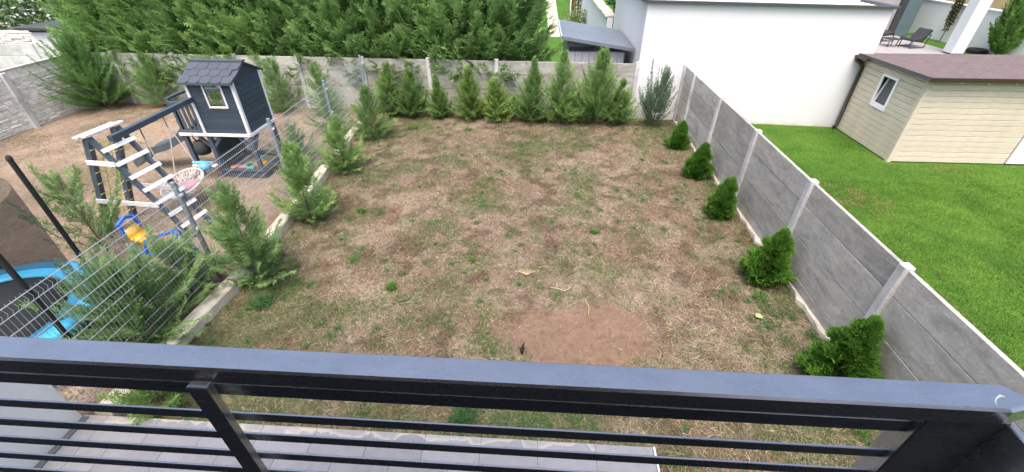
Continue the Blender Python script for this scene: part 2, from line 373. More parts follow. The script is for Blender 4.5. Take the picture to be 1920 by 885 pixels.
rng = np.random.default_rng(11)
def vnoise(x, y, seed=0, oct=4, pers=0.55):
    """value noise, fractal, 0..1"""
    x = np.asarray(x, float); y = np.asarray(y, float); tot = 0; amp = 1; s = 0; f = 1
    for o in range(oct):
        tab = np.random.default_rng(seed * 31 + o).random((64, 64))
        xi = np.floor(x * f).astype(int); yi = np.floor(y * f).astype(int); fx = x * f - xi; fy = y * f - yi
        fx = fx * fx * (3 - 2 * fx); fy = fy * fy * (3 - 2 * fy)
        g = lambda a, b: tab[a % 64, b % 64]
        tot = tot + amp * ((g(xi, yi) * (1 - fx) + g(xi + 1, yi) * fx) * (1 - fy) + (g(xi, yi + 1) * (1 - fx) + g(xi + 1, yi + 1) * fx) * fy)
        s += amp; amp *= pers; f *= 2.03
    return tot / s
def sstep(a, b, x): t = np.clip((x - a) / (b - a), 0, 1); return t * t * (3 - 2 * t)
def unit(a): return a / np.maximum(np.linalg.norm(a, axis=-1, keepdims=True), 1e-9)

def wall_y(x): return 12.93 - 0.034 * (x + 1.3)      # inner face of the back wall
def bare(x, y):                                       # raked bare patch of earth, 0..1
    d = ((x - 0.85) / 1.12) ** 2 + ((y - 4.05) / 0.66) ** 2 + (vnoise(x * 2.2, y * 2.2, 5) - 0.5) * 1.5
    return 1 - sstep(0.45, 1.35, d)
def green(x, y):                                      # how green the dry lawn is, 0..1
    g = sstep(0.50, 0.68, vnoise(x * 0.9 + 3, y * 0.9, 1, 5)) * 0.5 + 0.55 * sstep(0.52, 0.68, vnoise(x * 2.9, y * 2.9, 2, 4))
    g = g + 0.30 * sstep(2.3, 3.6, x) + 0.28 * sstep(-2.6, -4.4, x) * sstep(-4.9, -4.6, x) + 0.30 * sstep(3.7, 2.8, y) + 0.20 * sstep(-0.2, -2.5, x) * sstep(5.6, 4.2, y)
    return np.clip(g * (1 - bare(x, y)), 0, 1)
def gz(x, y):
    return (vnoise(x * 0.7, y * 0.7, 8, 3) - 0.5) * 0.05 + (vnoise(x * 3, y * 3, 9, 3) - 0.5) * 0.03

# ------------------------------------------------------------------ the ground
def grid_mesh(x0, x1, y0, y1, st):
    xs = np.arange(x0, x1 + st, st); ys = np.arange(y0, y1 + st, st); X, Y = np.meshgrid(xs, ys); nx, ny = len(xs), len(ys)
    i = np.arange((nx - 1) * (ny - 1)); a = (i // (nx - 1)) * nx + i % (nx - 1)
    return X.ravel(), Y.ravel(), np.c_[a, a + 1, a + nx + 1, a + nx]
gx, gy, gf = grid_mesh(-15.2, 4.1, 1.5, 14.0, 0.06)
gzv = gz(gx, gy)
soil = np.array([0.20, 0.128, 0.092]); dust = np.array([0.295, 0.228, 0.17]); dirt = np.array([0.235, 0.158, 0.11]); mauve = np.array([0.265, 0.20, 0.172]); yard = np.array([0.305, 0.235, 0.178])
t1 = vnoise(gx * 0.8, gy * 0.8, 21, 5)[:, None]; t2 = sstep(0.42, 0.62, vnoise(gx * 1.7, gy * 1.7, 22, 5))[:, None]
gc = soil * (1 - t2) + dust * t2; gc = gc * (1 - 0.45 * sstep(0.45, 0.65, t1)) + mauve * 0.45 * sstep(0.45, 0.65, t1)
left = sstep(-4.9, -5.2, gx)[:, None]; gc = gc * (1 - left) + (yard * (0.45 + 1.1 * t1)) * left
p1 = sstep(0.52, 0.66, vnoise(gx * 3.4 + 7, gy * 3.4, 23, 4))[:, None] * 0.65 * (1 - left); gc = gc * (1 - p1) + np.array([0.125, 0.072, 0.046]) * p1
p2 = sstep(0.55, 0.68, vnoise(gx * 2.3 + 31, gy * 2.3, 24, 4))[:, None] * 0.6 * (1 - left); gc = gc * (1 - p2) + np.array([0.33, 0.265, 0.205]) * p2
bb = bare(gx, gy)[:, None]; gc = gc * (1 - bb) + dirt * bb
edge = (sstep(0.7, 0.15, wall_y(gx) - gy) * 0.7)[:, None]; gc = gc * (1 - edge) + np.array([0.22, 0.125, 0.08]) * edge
gr = (green(gx, gy) * 0.35)[:, None] * (1 - left); gc = gc * (1 - gr) + np.array([0.16, 0.16, 0.07]) * gr
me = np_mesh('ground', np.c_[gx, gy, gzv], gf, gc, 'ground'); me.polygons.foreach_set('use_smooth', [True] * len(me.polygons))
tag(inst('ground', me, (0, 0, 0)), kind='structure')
mb = MB(); n = 24
mb.add([(-260, -60, -0.06), (260, -60, -0.06), (260, 420, -0.06), (-260, 420, -0.06)], [(0, 1, 2, 3)])
tag(obj('terrain', mb, 'lawn'), kind='structure')
lw = MB(); lw.add([(4.06, -3, 0.0), (14.5, -3, 0.0), (14.5, 21.2, 0.0), (4.06, 21.2, 0.0)], [(0, 1, 2, 3)])
tag(obj('lawn', lw, 'lawn'), kind='structure')

# ------------------------------------------------------------------ blades of grass
def blades(x, y, z, length, width, lean, col, seed, curve=0.5):
    """one bent ribbon of a quad and a triangle (as two quads sharing the tip) for each root"""
    r = np.random.default_rng(seed); n = len(x); a = r.random(n) * 2 * np.pi
    d = np.c_[np.cos(a), np.sin(a), np.zeros(n)]; sd = np.c_[-np.sin(a), np.cos(a), np.zeros(n)]
    P = np.c_[x, y, z]; up = np.array([0, 0, 1.0])
    l = length[:, None]; w = width[:, None] / 2; ln = lean[:, None]
    mid = P + (d * np.sin(ln) + up * np.cos(ln)) * l * 0.55
    l2 = np.minimum(ln + curve, 1.75); tip = mid + (d * np.sin(l2) + up * np.cos(l2)) * l * 0.45
    side = sd + up * (r.random(n)[:, None] - 0.5) * 0.8
    V = np.stack([P - side * w, P + side * w, mid + side * w * 0.8, mid - side * w * 0.8, tip], 1).reshape(-1, 3)
    i = np.arange(n)[:, None] * 5
    F = np.concatenate([i + np.array([0, 1, 2]), i + np.array([0, 2, 3]), i + np.array([3, 2, 4])])
    return V, F, np.repeat(col, 5, 0)

# dry straw over the garden and, thinner, over the play yard
def scatter(n, x0, x1, y0, y1, dens, seed):
    r = np.random.default_rng(seed); x = x0 + r.random(n) * (x1 - x0); y = y0 + r.random(n) * (y1 - y0)
    k = r.random(n) < dens(x, y); return x[k], y[k]
pal = np.array([[0.34, 0.275, 0.18], [0.26, 0.195, 0.125], [0.45, 0.375, 0.265], [0.24, 0.185, 0.155], [0.33, 0.265, 0.215], [0.14, 0.085, 0.055]])  # last, darkest tone stands in for the shadows between the straw
x, y = scatter(230000, -4.75, 4.0, 1.9, 12.9, lambda x, y: (0.35 + 0.65 * sstep(0.35, 0.6, vnoise(x * 1.5, y * 1.5, 31))) * (1 - 0.93 * bare(x, y)) * (y < wall_y(x) - 0.1), 3)
r = np.random.default_rng(4); n = len(x)
near = sstep(9, 3, y)
V, F, C = blades(x, y, gz(x, y) + 0.002, 0.03 + 0.06 * r.random(n), 0.004 + 0.004 * r.random(n), 1.0 + 0.55 * r.random(n), pal[r.integers(0, 6, n)] * (0.65 + 0.7 * r.random(n))[:, None] * (1 - 0.5 * sstep(0.52, 0.66, vnoise(x * 3.4 + 7, y * 3.4, 23, 4)))[:, None], 5)
o = inst('dry_grass', np_mesh('dry_grass', V, F, C, 'blade_dry'), (0, 0, 0)); tag(o, 'short straw coloured dry grass over the garden soil', 'dry grass', kind='stuff')
x, y = scatter(150000, -14.3, -5.1, 2.5, 13.4, lambda x, y: 0.25 + 0.75 * sstep(0.5, 0.65, vnoise(x * 1.1, y * 1.1, 33)), 6)
n = len(x); r = np.random.default_rng(7); gsel = sstep(0.52, 0.62, vnoise(x * 0.8, y * 0.8, 34, 4))[:, None] * (r.random(n) < 0.5)[:, None]
cc = pal[r.integers(0, 6, n)] * (1 - gsel) + np.array([0.17, 0.20, 0.075]) * gsel
V, F, C = blades(x, y, gz(x, y) + 0.002, 0.03 + 0.06 * r.random(n), 0.005 + 0.004 * r.random(n), 0.9 + 0.6 * r.random(n), cc, 8)
o = inst('yard_grass', np_mesh('yard_grass', V, F, C, 'blade_dry'), (0, 0, 0)); tag(o, 'sparse dry grass on the bare earth of the play yard', 'dry grass', kind='stuff')
# green grass of the garden, in patches
gpal = np.array([[0.12, 0.18, 0.055], [0.17, 0.205, 0.08], [0.085, 0.15, 0.055], [0.19, 0.20, 0.09]])
x, y = scatter(420000, -4.75, 4.0, 1.9, 12.85, lambda x, y: (0.10 * (1 - bare(x, y)) + green(x, y) ** 1.35 * 0.95) * (y < wall_y(x) - 0.1), 9)
n = len(x); r = np.random.default_rng(10)
V, F, C = blades(x, y, gz(x, y), 0.025 + 0.055 * r.random(n), 0.005 + 0.004 * r.random(n), 0.5 + 0.8 * r.random(n), gpal[r.integers(0, 4, n)] * (0.75 + 0.5 * r.random(n))[:, None], 11)
o = inst('green_grass', np_mesh('green_grass', V, F, C, 'blade_green'), (0, 0, 0)); tag(o, 'patches of short green grass coming through the dry garden', 'grass', kind='stuff')
# long pale straw lying about, mostly round the bare patch and along the terrace
def straw_strips(n, seed):
    r = np.random.default_rng(seed); x = -4.5 + r.random(n * 6) * 8.4; y = 1.9 + r.random(n * 6) * 6.5
    w = np.exp(-(((x - 2.2) / 1.5) ** 2 + ((y - 4.0) / 1.1) ** 2)) + 0.55 * sstep(3.6, 2.7, y) + 0.05
    k = (r.random(n * 6) < w) & (bare(x, y) < 0.55); x = x[k][:n]; y = y[k][:n]; n = len(x)
    a = r.random(n) * 6.28; ln = 0.08 + 0.2 * r.random(n) ** 2; wd = 0.0009 + 0.0013 * r.random(n); bend = (r.random(n) - 0.5) * 2.4
    S = 4; vs = []
    px, py = x.copy(), y.copy()
    for i in range(S + 1):
        z = gz(px, py) + 0.012 + 0.02 * np.sin(np.pi * i / S) * r.random(n)
        vs.append(np.stack([px - np.sin(a) * wd, py + np.cos(a) * wd, z], 1)); vs.append(np.stack([px + np.sin(a) * wd, py - np.cos(a) * wd, z + 0.002], 1))
        px = px + np.cos(a) * ln / S; py = py + np.sin(a) * ln / S; a = a + bend / S
    V = np.stack(vs, 1).reshape(-1, 3); b = np.arange(n)[:, None] * (2 * S + 2)
    F = np.concatenate([b + np.array([2 * i, 2 * i + 1, 2 * i + 3, 2 * i + 2]) for i in range(S)])
    c = np.array([0.46, 0.37, 0.25]) * (0.6 + 0.6 * r.random(n))[:, None]
    return V, F, np.repeat(c, 2 * S + 2, 0)
V, F, C = straw_strips(4200, 12)
tag(inst('straw', np_mesh('straw', V, F, C, 'blade_dry'), (0, 0, 0)), 'long pale straw lying loose on the garden soil', 'straw', kind='stuff')
# small leafy weeds
def weed_leaves(cx, cy, spread, n, seed, size=0.03, zh=0.05):
    r = np.random.default_rng(seed); k = len(cx); i = r.integers(0, k, n)
    a = r.random(n) * 6.283; d = np.abs(r.normal(0, 0.5, n)) * spread[i]
    P = np.c_[cx[i] + np.cos(a) * d, cy[i] + np.sin(a) * d, np.zeros(n)]; P[:, 2] = gz(P[:, 0], P[:, 1]) + 0.005 + r.random(n) * zh * np.exp(-(d / spread[i]) ** 2)
    h = r.random(n) * 6.283; e = r.normal(0.25, 0.35, n); s = size * (0.6 + 0.8 * r.random(n))
    d1 = np.c_[np.cos(h) * np.cos(e), np.sin(h) * np.cos(e), np.sin(e)] * s[:, None]; sd = np.c_[-np.sin(h), np.cos(h), r.normal(0, 0.3, n)] * s[:, None] * 0.32
    V = np.stack([P, P + d1 * 0.5 + sd, P + d1, P + d1 * 0.5 - sd], 1).reshape(-1, 3); F = np.arange(n)[:, None] * 4 + np.arange(4)
    c = np.array([[0.08, 0.155, 0.05], [0.11, 0.18, 0.07], [0.15, 0.20, 0.08]])[r.integers(0, 3, n)] * (0.75 + 0.5 * r.random(n))[:, None]
    return V, F, np.repeat(c, 4, 0)
r = np.random.default_rng(14)
wx = -4.6 + r.random(1400) * 8.5; wy = 2.55 + r.random(1400) * 9.9
k = (r.random(1400) < 0.04 + 0.35 * green(wx, wy) + 0.55 * sstep(3.0, 3.7, wx) * sstep(9, 5, wy)) & (bare(wx, wy) < 0.3); wx, wy = wx[k], wy[k]
# a leafy belt in front of the terrace and a spread of weed by the kerb
wx = np.r_[wx, r.normal(0.2, 0.35, 26), r.normal(-4.0, 0.25, 26), r.normal(3.3, 0.25, 14)]; wy = np.r_[wy, r.normal(2.76, 0.07, 26), r.normal(4.9, 0.4, 26), r.normal(4.3, 0.5, 14)]
V, F, C = weed_leaves(wx, wy, 0.06 + 0.16 * r.random(len(wx)) ** 2, 34000, 15, size=0.022, zh=0.035)
tag(inst('ground_weeds', np_mesh('ground_weeds', V, F, C, 'leaf'), (0, 0, 0)), 'low leafy weeds sprinkled over the garden', 'weeds', kind='stuff')
# lawn on the right
x, y = scatter(520000, 4.12, 13.5, 2.0, 12.9, lambda x, y: np.where((x > 8.3) & (y > 9.95), 0, 1) * (0.4 + 0.6 * (y < 9)) * (y < 12.75 - 0.07 * (x - 2.75)) * (0.55 + 0.45 * sstep(0.3, 0.5, vnoise(x, y, 41))), 16)
n = len(x); r = np.random.default_rng(17)
brown = np.exp(-(((x - 9.6) / 0.5) ** 2 + ((y - 9.75) / 0.16) ** 2)) + 0.8 * np.exp(-(((x - 6.05) / 0.14) ** 2 + ((y - 5.1) / 0.2) ** 2)) + 0.7 * np.exp(-(((x - 6.7) / 0.9) ** 2 + ((y - 8.3) / 0.7) ** 2)) * sstep(0.5, 0.62, vnoise(x * 2.5, y * 2.5, 43))
stripe = sstep(0.25, 0.75, 0.55 * vnoise(x * 0.55, y * 0.55, 42, 5) + 0.45 * vnoise(x * 3.1, y * 3.1, 44, 3))[:, None]
lc = np.array([0.075, 0.175, 0.018]) * (1 - stripe) + np.array([0.185, 0.325, 0.042]) * stripe
bsel = (r.random(n) < np.clip(brown, 0, 0.9))[:, None]; lc = np.where(bsel, np.array([0.30, 0.22, 0.10]), lc) * (0.7 + 0.6 * r.random(n))[:, None]
V, F, C = blades(x, y, np.zeros(n), 0.03 + 0.025 * r.random(n), 0.0045 + 0.003 * r.random(n), 0.2 + 0.7 * r.random(n), lc, 18)
tag(inst('lawn_grass', np_mesh('lawn_grass', V, F, C, 'blade_green'), (0, 0, 0)), 'dense mown bright green lawn beyond the concrete wall', 'lawn', kind='stuff')

# ------------------------------------------------------------------ concrete panel walls
def panel_mesh(name, length, h, thick, mat, axis):
    m = MB()
    if axis == 'x': m.cbox(0, length, 0, thick, 0, h - 0.006, 0.004)
    else: m.cbox(0, thick, 0, length, 0, h - 0.006, 0.004)
    return smesh(name, m, mat)
def post_mesh(name, h, axis):
    m = MB(); w, t = 0.12, 0.11
    if axis == 'x': m.cbox(-w / 2, w / 2, 0, t, -0.1, h, 0.012)
    else: m.cbox(0, t, -w / 2, w / 2, -0.1, h, 0.012)
    return smesh(name, m, mat='post')
ROWS = [(-0.12, 0.34), (0.224, 0.50), (0.728, 0.46), (1.192, 0.36)]
# back wall: posts every 2 m
BX0 = -1.31 + 0.06
back = thing('concrete_wall', (-6.4, 13.1, 0), 'long grey concrete panel wall across the back below the hedge', 'wall')
pm = post_mesh('post', 1.60, 'x'); pans = [panel_mesh('panel', 1.90, h, 0.05, 'concrete', 'x') for z, h in ROWS]
for k in range(-7, 3):
    px_ = BX0 + 2 * k; inst('post', pm, (px_, wall_y(px_) - 0.04, 0), back, rot=(0, 0, -0.034))
    if k < 2:
        for me_, (z, h) in zip(pans, ROWS): inst('panel', me_, (px_ + 0.05, wall_y(px_ + 0.05) + random.uniform(-0.004, 0.004), z), back, rot=(0, 0, -0.034))
# right wall
RX = 3.98
rightw = thing('concrete_wall', (RX, 7.7, 0), 'grey concrete panel wall between the dry garden and the green lawn', 'wall')
pm = post_mesh('post', 1.585, 'y'); pans = [panel_mesh('panel', 1.88, h, 0.05, 'concrete', 'y') for z, h in ROWS]
for k in range(-2, 5):
    py_ = 3.86 + 1.965 * k; inst('post', pm, (RX, py_, 0), rightw)
    if k < 4:
        for me_, (z, h) in zip(pans, ROWS): inst('panel', me_, (RX + 0.045 + random.uniform(-0.004, 0.004), py_ + 0.04, z), rightw)
inst('post', pm, (RX, 12.62, 0), rightw)
short = [panel_mesh('panel', 0.80, h, 0.05, 'concrete', 'y') for z, h in ROWS]
for me_, (z, h) in zip(short, ROWS): inst('panel', me_, (RX + 0.045, 11.76, z), rightw)
# rough concrete footing along the right wall
ft = MB(); ys = np.arange(0.0, 12.6, 0.15); r = np.random.default_rng(20); jx = r.normal(0, 0.018, len(ys)); jz = r.random(len(ys)) * 0.03
for i in range(len(ys) - 1):
    a, b = ys[i], ys[i + 1]; xa, xb = RX - 0.015 + jx[i], RX - 0.015 + jx[i + 1]
    ft.hexa([(xa, a, -0.1), (RX + 0.05, a, -0.1), (RX + 0.05, b, -0.1), (xb, b, -0.1), (xa + 0.01, a, 0.045 + jz[i]), (RX + 0.05, a, 0.06), (RX + 0.05, b, 0.06), (xb + 0.01, b, 0.045 + jz[i + 1])])
obj('footing', ft, 'kerb', rightw)
# low wall of the neighbour continuing to the far left
fl = thing('concrete_wall', (-17, 14.3, 0), 'concrete wall with pale posts continuing left beyond the stone wall', 'wall')
pm2 = post_mesh('post', 1.58, 'x')
for k in range(4):
    xx = -20.9 + 2 * k; inst('post', pm2, (xx, 14.30, 0), fl)
    if k < 3:
        for me_, (z, h) in zip([panel_mesh('panel', 1.9, h, 0.05, 'post', 'x') for z, h in ROWS], ROWS): inst('panel', me_, (xx + 0.05, 14.34, z), fl)

# cast stone wall on the left: every ledge stone is a piece
LX = -14.42
sw = thing('stone_wall', (LX, 11, 0), 'pale cast stone wall closing off the play yard at far left', 'wall')
obj('backing', MB().box(LX - 0.05, LX - 0.005, 7.0, 13.35, -0.1, 1.53), 'stone', sw)
obj('coping', MB().cbox(LX - 0.07, LX + 0.035, 7.0, 13.35, 1.531, 1.565, 0.008), 'post', sw)
for yy in (9.0, 11.05): obj('post', MB().cbox(LX - 0.01, LX + 0.10, yy - 0.07, yy + 0.07, -0.1, 1.50, 0.012), 'post', sw)
stones = []
for i in range(8):
    r = random.Random(i); m = MB(); ln = (0.2, 0.26, 0.32, 0.38, 0.44, 0.5, 0.3, 0.36)[i]
    d = [0.014 + 0.018 * r.random() for _ in range(4)]
    m.hexa([(0, 0, 0), (0, ln, 0), (d[0], ln - 0.012, 0.006), (d[1], 0.012, 0.006), (0, 0, 0.0535), (0, ln, 0.0535), (d[2], ln - 0.015, 0.046), (d[3], 0.01, 0.048)])
    stones.append((ln, smesh('stone', m, 'stone')))
cnt = 0
for row in range(28):
    yy = 8.6 + random.random() * 0.3; z = 0.01 + row * 0.0545
    while yy < 13.2 and cnt < 299:
        ln, me_ = random.choice(stones)
        if yy + ln > 13.33: break
        inst('stone', me_, (LX - 0.008, yy, z), sw); yy += ln + 0.012; cnt += 1

# ------------------------------------------------------------------ kerb and wire fence on the left of the garden
KP = [(2.50, -4.74), (3.4, -4.70), (5.0, -4.60), (7.0, -4.72), (9.0, -4.86), (11.0, -5.0), (12.75, -5.05)]
kb = thing('concrete_kerb', (-4.75, 7, 0), 'low sandy concrete kerb running under the wire fence', 'kerb')
for (ya, xa), (yb, xb) in zip(KP[:-1], KP[1:]):
    m = MB(); w = 0.10; tz = 0.19 + random.uniform(-0.015, 0.015)
    r = random.Random(int(ya * 10)); seg = 5
    for s in range(seg):
        t0, t1_ = s / seg, (s + 1) / seg; y0, y1 = ya + (yb - ya) * t0 + (0.01 if s == 0 else 0), ya + (yb - ya) * t1_; x0, x1 = xa + (xb - xa) * t0, xa + (xb - xa) * t1_
        q = [(x0 - w, y0), (x0 + w, y0), (x1 + w, y1), (x1 - w, y1)]
        m.add([(a, b, -0.1) for a, b in q] + [(q[0][0], q[0][1], tz), (q[1][0] - 0.02, q[1][1], tz), (q[2][0] - 0.02, q[2][1], tz), (q[3][0], q[3][1], tz), (q[1][0], q[1][1], tz - 0.025), (q[2][0], q[2][1], tz - 0.025)],
              [(4, 5, 6, 7), (5, 8, 9, 6), (8, 1, 2, 9), (0, 4, 7, 3)] + ([(0, 1, 8, 5, 4)] if s == 0 else []) + ([(3, 7, 6, 9, 2)] if s == seg - 1 else []))
    obj('segment', m, 'kerb', kb)
FY = [2.44, 4.92, 7.42, 9.97, 12.52]; FXS = [-4.93, -4.95, -4.96, -5.02, -5.08]
fence = thing('wire_fence', (-4.97, 7.4, 0), 'grey welded wire mesh fence with steel posts beside the kerb', 'fence')
def fence_panel():
    m = MB(); W = 2.46; r_ = 0.0026
    def zig(z):  # depth of the stiffening folds
        for c in (1.62, 1.02, 0.42):
            if abs(z - c) < 0.055: return 0.035 * (1 - abs(z - c) / 0.055)
        return 0.0
    zs = [0.22, 0.365, 0.42, 0.475, 0.965, 1.02, 1.075, 1.565, 1.62, 1.675, 1.70]
    for k in range(50):
        yy = k * W / 49; m.tube([(zig(z), yy, z) for z in zs], r_, 3, False)
    for z in (0.26, 0.365, 0.475, 0.66, 0.82, 0.965, 1.075, 1.25, 1.41, 1.565, 1.675):
        m.tube([(zig(z) + 0.006, 0, z), (zig(z) + 0.006, W, z)], 0.0056, 4, False)
    return smesh('panel', m, 'wire')
fp = fence_panel()
def dup_panel(i):
    a = math.atan2(-(FXS[i + 1] - FXS[i]), FY[i + 1] - FY[i]); inst('panel', fp, (FXS[i] + 0.035, FY[i] + 0.02, 0), fence, rot=(0, 0, a), scale=(1, (FY[i + 1] - FY[i]) / 2.5, 1))
for i in range(4): dup_panel(i)
fpost = smesh('post', MB().cbox(-0.03, 0.03, -0.022, 0.022, 0.05, 1.75, 0.005), 'fence_metal')
clip = smesh('clip', MB().cbox(0.028, 0.05, -0.03, 0.03, -0.02, 0.02, 0.004), 'white_pvc')
for x_, y_ in list(zip(FXS, FY))[1:]:
    po = inst('post', fpost, (x_, y_, 0), fence)
    for z in (0.5, 1.0, 1.55):
        c = inst('clip', clip, (0, 0, 0)); c.parent = po; c.location = (0, 0, z)

# ------------------------------------------------------------------ conifers
def diamonds(O, D, S, l, w, c, ct):
    """leaf shaped quads: origin, direction, side vector, length, width, colour, tip colour"""
    l = l[:, None]; w = w[:, None] / 2
    V = np.stack([O, O + D * l * 0.45 + S * w, O + D * l, O + D * l * 0.45 - S * w], 1).reshape(-1, 3)
    C = np.stack([c, (c + ct) / 2, ct, (c + ct) / 2], 1).reshape(-1, 3)
    return V, C
def conifer_mesh(h, rad, nb, seed, shoot=0.135, gap=0.022, sub=4, width=0.0125, smin=0.12, low=0.03, prof=0.9, rise=(12, 60), base=(0.06, 0.13, 0.035), tip=(0.14, 0.25, 0.07), lean=(0, 0), forks=(), trunk=True):
    r = np.random.default_rng(seed); O = []; D = []; S = []; LN = []; W = []; CB = []; CT = []
    leaders = [((0, 0, 0), h, rad, nb)] + [((fx, fy, fz), fh, fr, fn) for fx, fy, fz, fh, fr, fn in forks]
    for (bx, by, bz), hh, rr, nn in leaders:
        t = low + (0.985 - low) * r.random(nn) ** 1.25; az = np.arange(nn) * 2.39996 + r.normal(0, 0.35, nn)
        pl = 1.6 * rr * np.clip((1 - t) ** (prof + 0.15), 0.02, 1) * (0.5 + 0.65 * r.random(nn)) * np.clip(0.7 + t * 4, 0.6, 1) + 0.05
        for i in range(nn):
            el = R(rise[0] + (rise[1] - rise[0]) * t[i] + r.normal(0, 7)); curl = R(10 + 18 * r.random())
            Ln = pl[i] / max(0.4, math.cos(el)); m = max(4, int(Ln * (1 - smin) * 1.1 / gap)); s = (np.arange(m) + r.random(m)) / m
            s = smin + (1 - smin) * s
            e = el + curl * (s - 0.4); hx, hy = math.cos(az[i]), math.sin(az[i])
            p0 = np.array([bx + lean[0] * t[i], by + lean[1] * t[i], bz + hh * t[i] * 0.93])
            P = p0 + np.c_[hx * np.cos(e), hy * np.cos(e), np.sin(e)] * (Ln * s)[:, None]
            A = np.c_[hx * np.cos(e), hy * np.cos(e), np.sin(e)]
            lat = np.array([-hy, hx, 0.0]); up = np.cross(A, lat)
            roll = r.normal(0, 0.5); lat2 = lat * math.cos(roll) + up * math.sin(roll); upn = np.cross(A, lat2)
            sg = np.where(np.arange(m) % 2 == 0, 1, -1)[:, None]
            ang = r.normal(0.72, 0.15, m)[:, None] * np.clip(1.25 - s[:, None] * 0.8, 0.3, 1)
            d = unit(A * np.cos(ang) + lat2 * sg * np.sin(ang) + upn * r.normal(0, 0.22, m)[:, None] + np.array([0, 0, 0.10]))
            ln = shoot * (1.15 - 0.55 * s) * (0.65 + 0.7 * r.random(m)) * (0.6 + 0.4 * min(1, Ln / 0.4))
            n_ = unit(upn + r.normal(0, 0.35, (m, 3))); sd = unit(np.cross(d, n_))
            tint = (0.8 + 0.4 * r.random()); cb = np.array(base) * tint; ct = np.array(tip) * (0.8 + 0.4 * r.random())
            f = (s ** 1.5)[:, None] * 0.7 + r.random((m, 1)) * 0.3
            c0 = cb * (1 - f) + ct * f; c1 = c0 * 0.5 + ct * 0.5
            O.append(P); D.append(d); S.append(sd); LN.append(ln); W.append(np.full(m, width * 1.2)); CB.append(c0); CT.append(c1)
            for q in range(sub):
                u = (q + 0.6) / (sub + 0.4); sgn = 1 if q % 2 else -1
                a2 = r.normal(0.65, 0.15, m)[:, None] * sgn
                d2 = unit(d * np.cos(a2) + sd * np.sin(a2) + n_ * r.normal(0, 0.15, m)[:, None])
                O.append(P + d * (ln * u)[:, None] * 0.9); D.append(d2); S.append(unit(np.cross(d2, n_))); LN.append(ln * (0.62 - 0.3 * u)); W.append(np.full(m, width)); CB.append(c0); CT.append(c1)
    V, C = diamonds(np.concatenate(O), np.concatenate(D), np.concatenate(S), np.concatenate(LN), np.concatenate(W), np.concatenate(CB), np.concatenate(CT))
    F = np.arange(len(V)).reshape(-1, 4)
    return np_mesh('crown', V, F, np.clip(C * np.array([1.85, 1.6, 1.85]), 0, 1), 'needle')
def trunk_mb(h, r0, lean=(0, 0), forks=()):
    m = MB(); m.smooth = True
    m.tube([(lean[0] * t, lean[1] * t, -0.05 + h * t) for t in (0, 0.25, 0.5, 0.75, 0.97)], [r0, r0 * 0.8, r0 * 0.58, r0 * 0.35, r0 * 0.1], 7)
    for fx, fy, fz, fh, fr, fn in forks: m.tube([(0, 0, fz * 0.5), (fx, fy, fz), (fx, fy, fz + fh * 0.9)], [r0 * 0.6, r0 * 0.5, r0 * 0.1], 6)
    return m
def conifer(x, y, label, group, cat='conifer', name='young_conifer', h=1.5, rad=0.45, nb=95, seed=1, r0=0.018, rotz=0.0, mesh=None, scale=1.0, zb=0.0, **kw):
    t = thing(name, (x, y, zb), label, cat, group)
    me_ = mesh[0] if mesh else conifer_mesh(h, rad, nb, seed, **kw)
    tm = mesh[1] if mesh else smesh('trunk', trunk_mb(h, r0, kw.get('lean', (0, 0)), kw.get('forks', ())), 'bark')
    for nm, mm in (('trunk', tm), ('crown', me_)):
        o = bpy.data.objects.new(nm, mm); COL.objects.link(o); o.parent = t
    t.rotation_euler[2] = rotz; t.scale = (scale,) * 3
    return t
G1 = 'young conifers planted along the back wall'
B = [  # x, y, height, radius, label
    (-4.50, 12.66, 1.55, 0.42, 'young conifer in the corner where the wire fence meets the back wall'),
    (-3.77, 12.55, 1.42, 0.40, 'young conifer second from the fence corner against the back wall'),
    (-2.92, 12.58, 1.22, 0.30, 'small slim conifer just right of a pale wall post, third along the back wall'),
    (-2.00, 12.50, 1.50, 0.42, 'yellow-green young conifer fourth from the fence corner along the back wall'),
    (-1.22, 12.40, 1.24, 0.38, 'short young conifer in front of the middle wall post, fifth along the back wall'),
    (-0.23, 12.34, 1.80, 0.47, 'sixth young conifer along the back wall, its tip reaching the hedge'),
    (0.66, 12.34, 2.05, 0.52, 'tall young conifer in front of the left end of the grey storage shed'),
    (1.60, 12.28, 2.08, 0.55, 'tall wide conifer rising over the middle of the grey storage shed'),
    (2.34, 12.32, 1.32, 0.42, 'short conifer before the end post of the back wall beside the white building')]
for i, (x_, y_, h_, rd, lb) in enumerate(B):
    yel = i in (3, 4)
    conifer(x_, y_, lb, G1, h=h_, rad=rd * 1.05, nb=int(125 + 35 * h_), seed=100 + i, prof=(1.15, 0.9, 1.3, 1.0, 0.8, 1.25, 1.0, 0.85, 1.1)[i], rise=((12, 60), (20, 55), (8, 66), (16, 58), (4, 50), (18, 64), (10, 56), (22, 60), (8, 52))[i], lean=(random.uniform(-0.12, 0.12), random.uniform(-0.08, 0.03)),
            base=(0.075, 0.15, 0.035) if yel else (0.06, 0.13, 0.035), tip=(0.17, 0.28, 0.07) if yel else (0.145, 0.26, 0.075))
conifer(3.25, 12.10, 'bluish green conifer with two leaders in front of the white building', G1, h=1.68, rad=0.46, nb=120, seed=120, prof=0.95, rise=(38, 62), shoot=0.085, gap=0.024,
        base=(0.055, 0.105, 0.055), tip=(0.11, 0.185, 0.105), lean=(0.16, 0), forks=[(-0.2, 0.0, 0.45, 0.72, 0.2, 40)])
G2 = 'young conifers planted beside the wire fence'
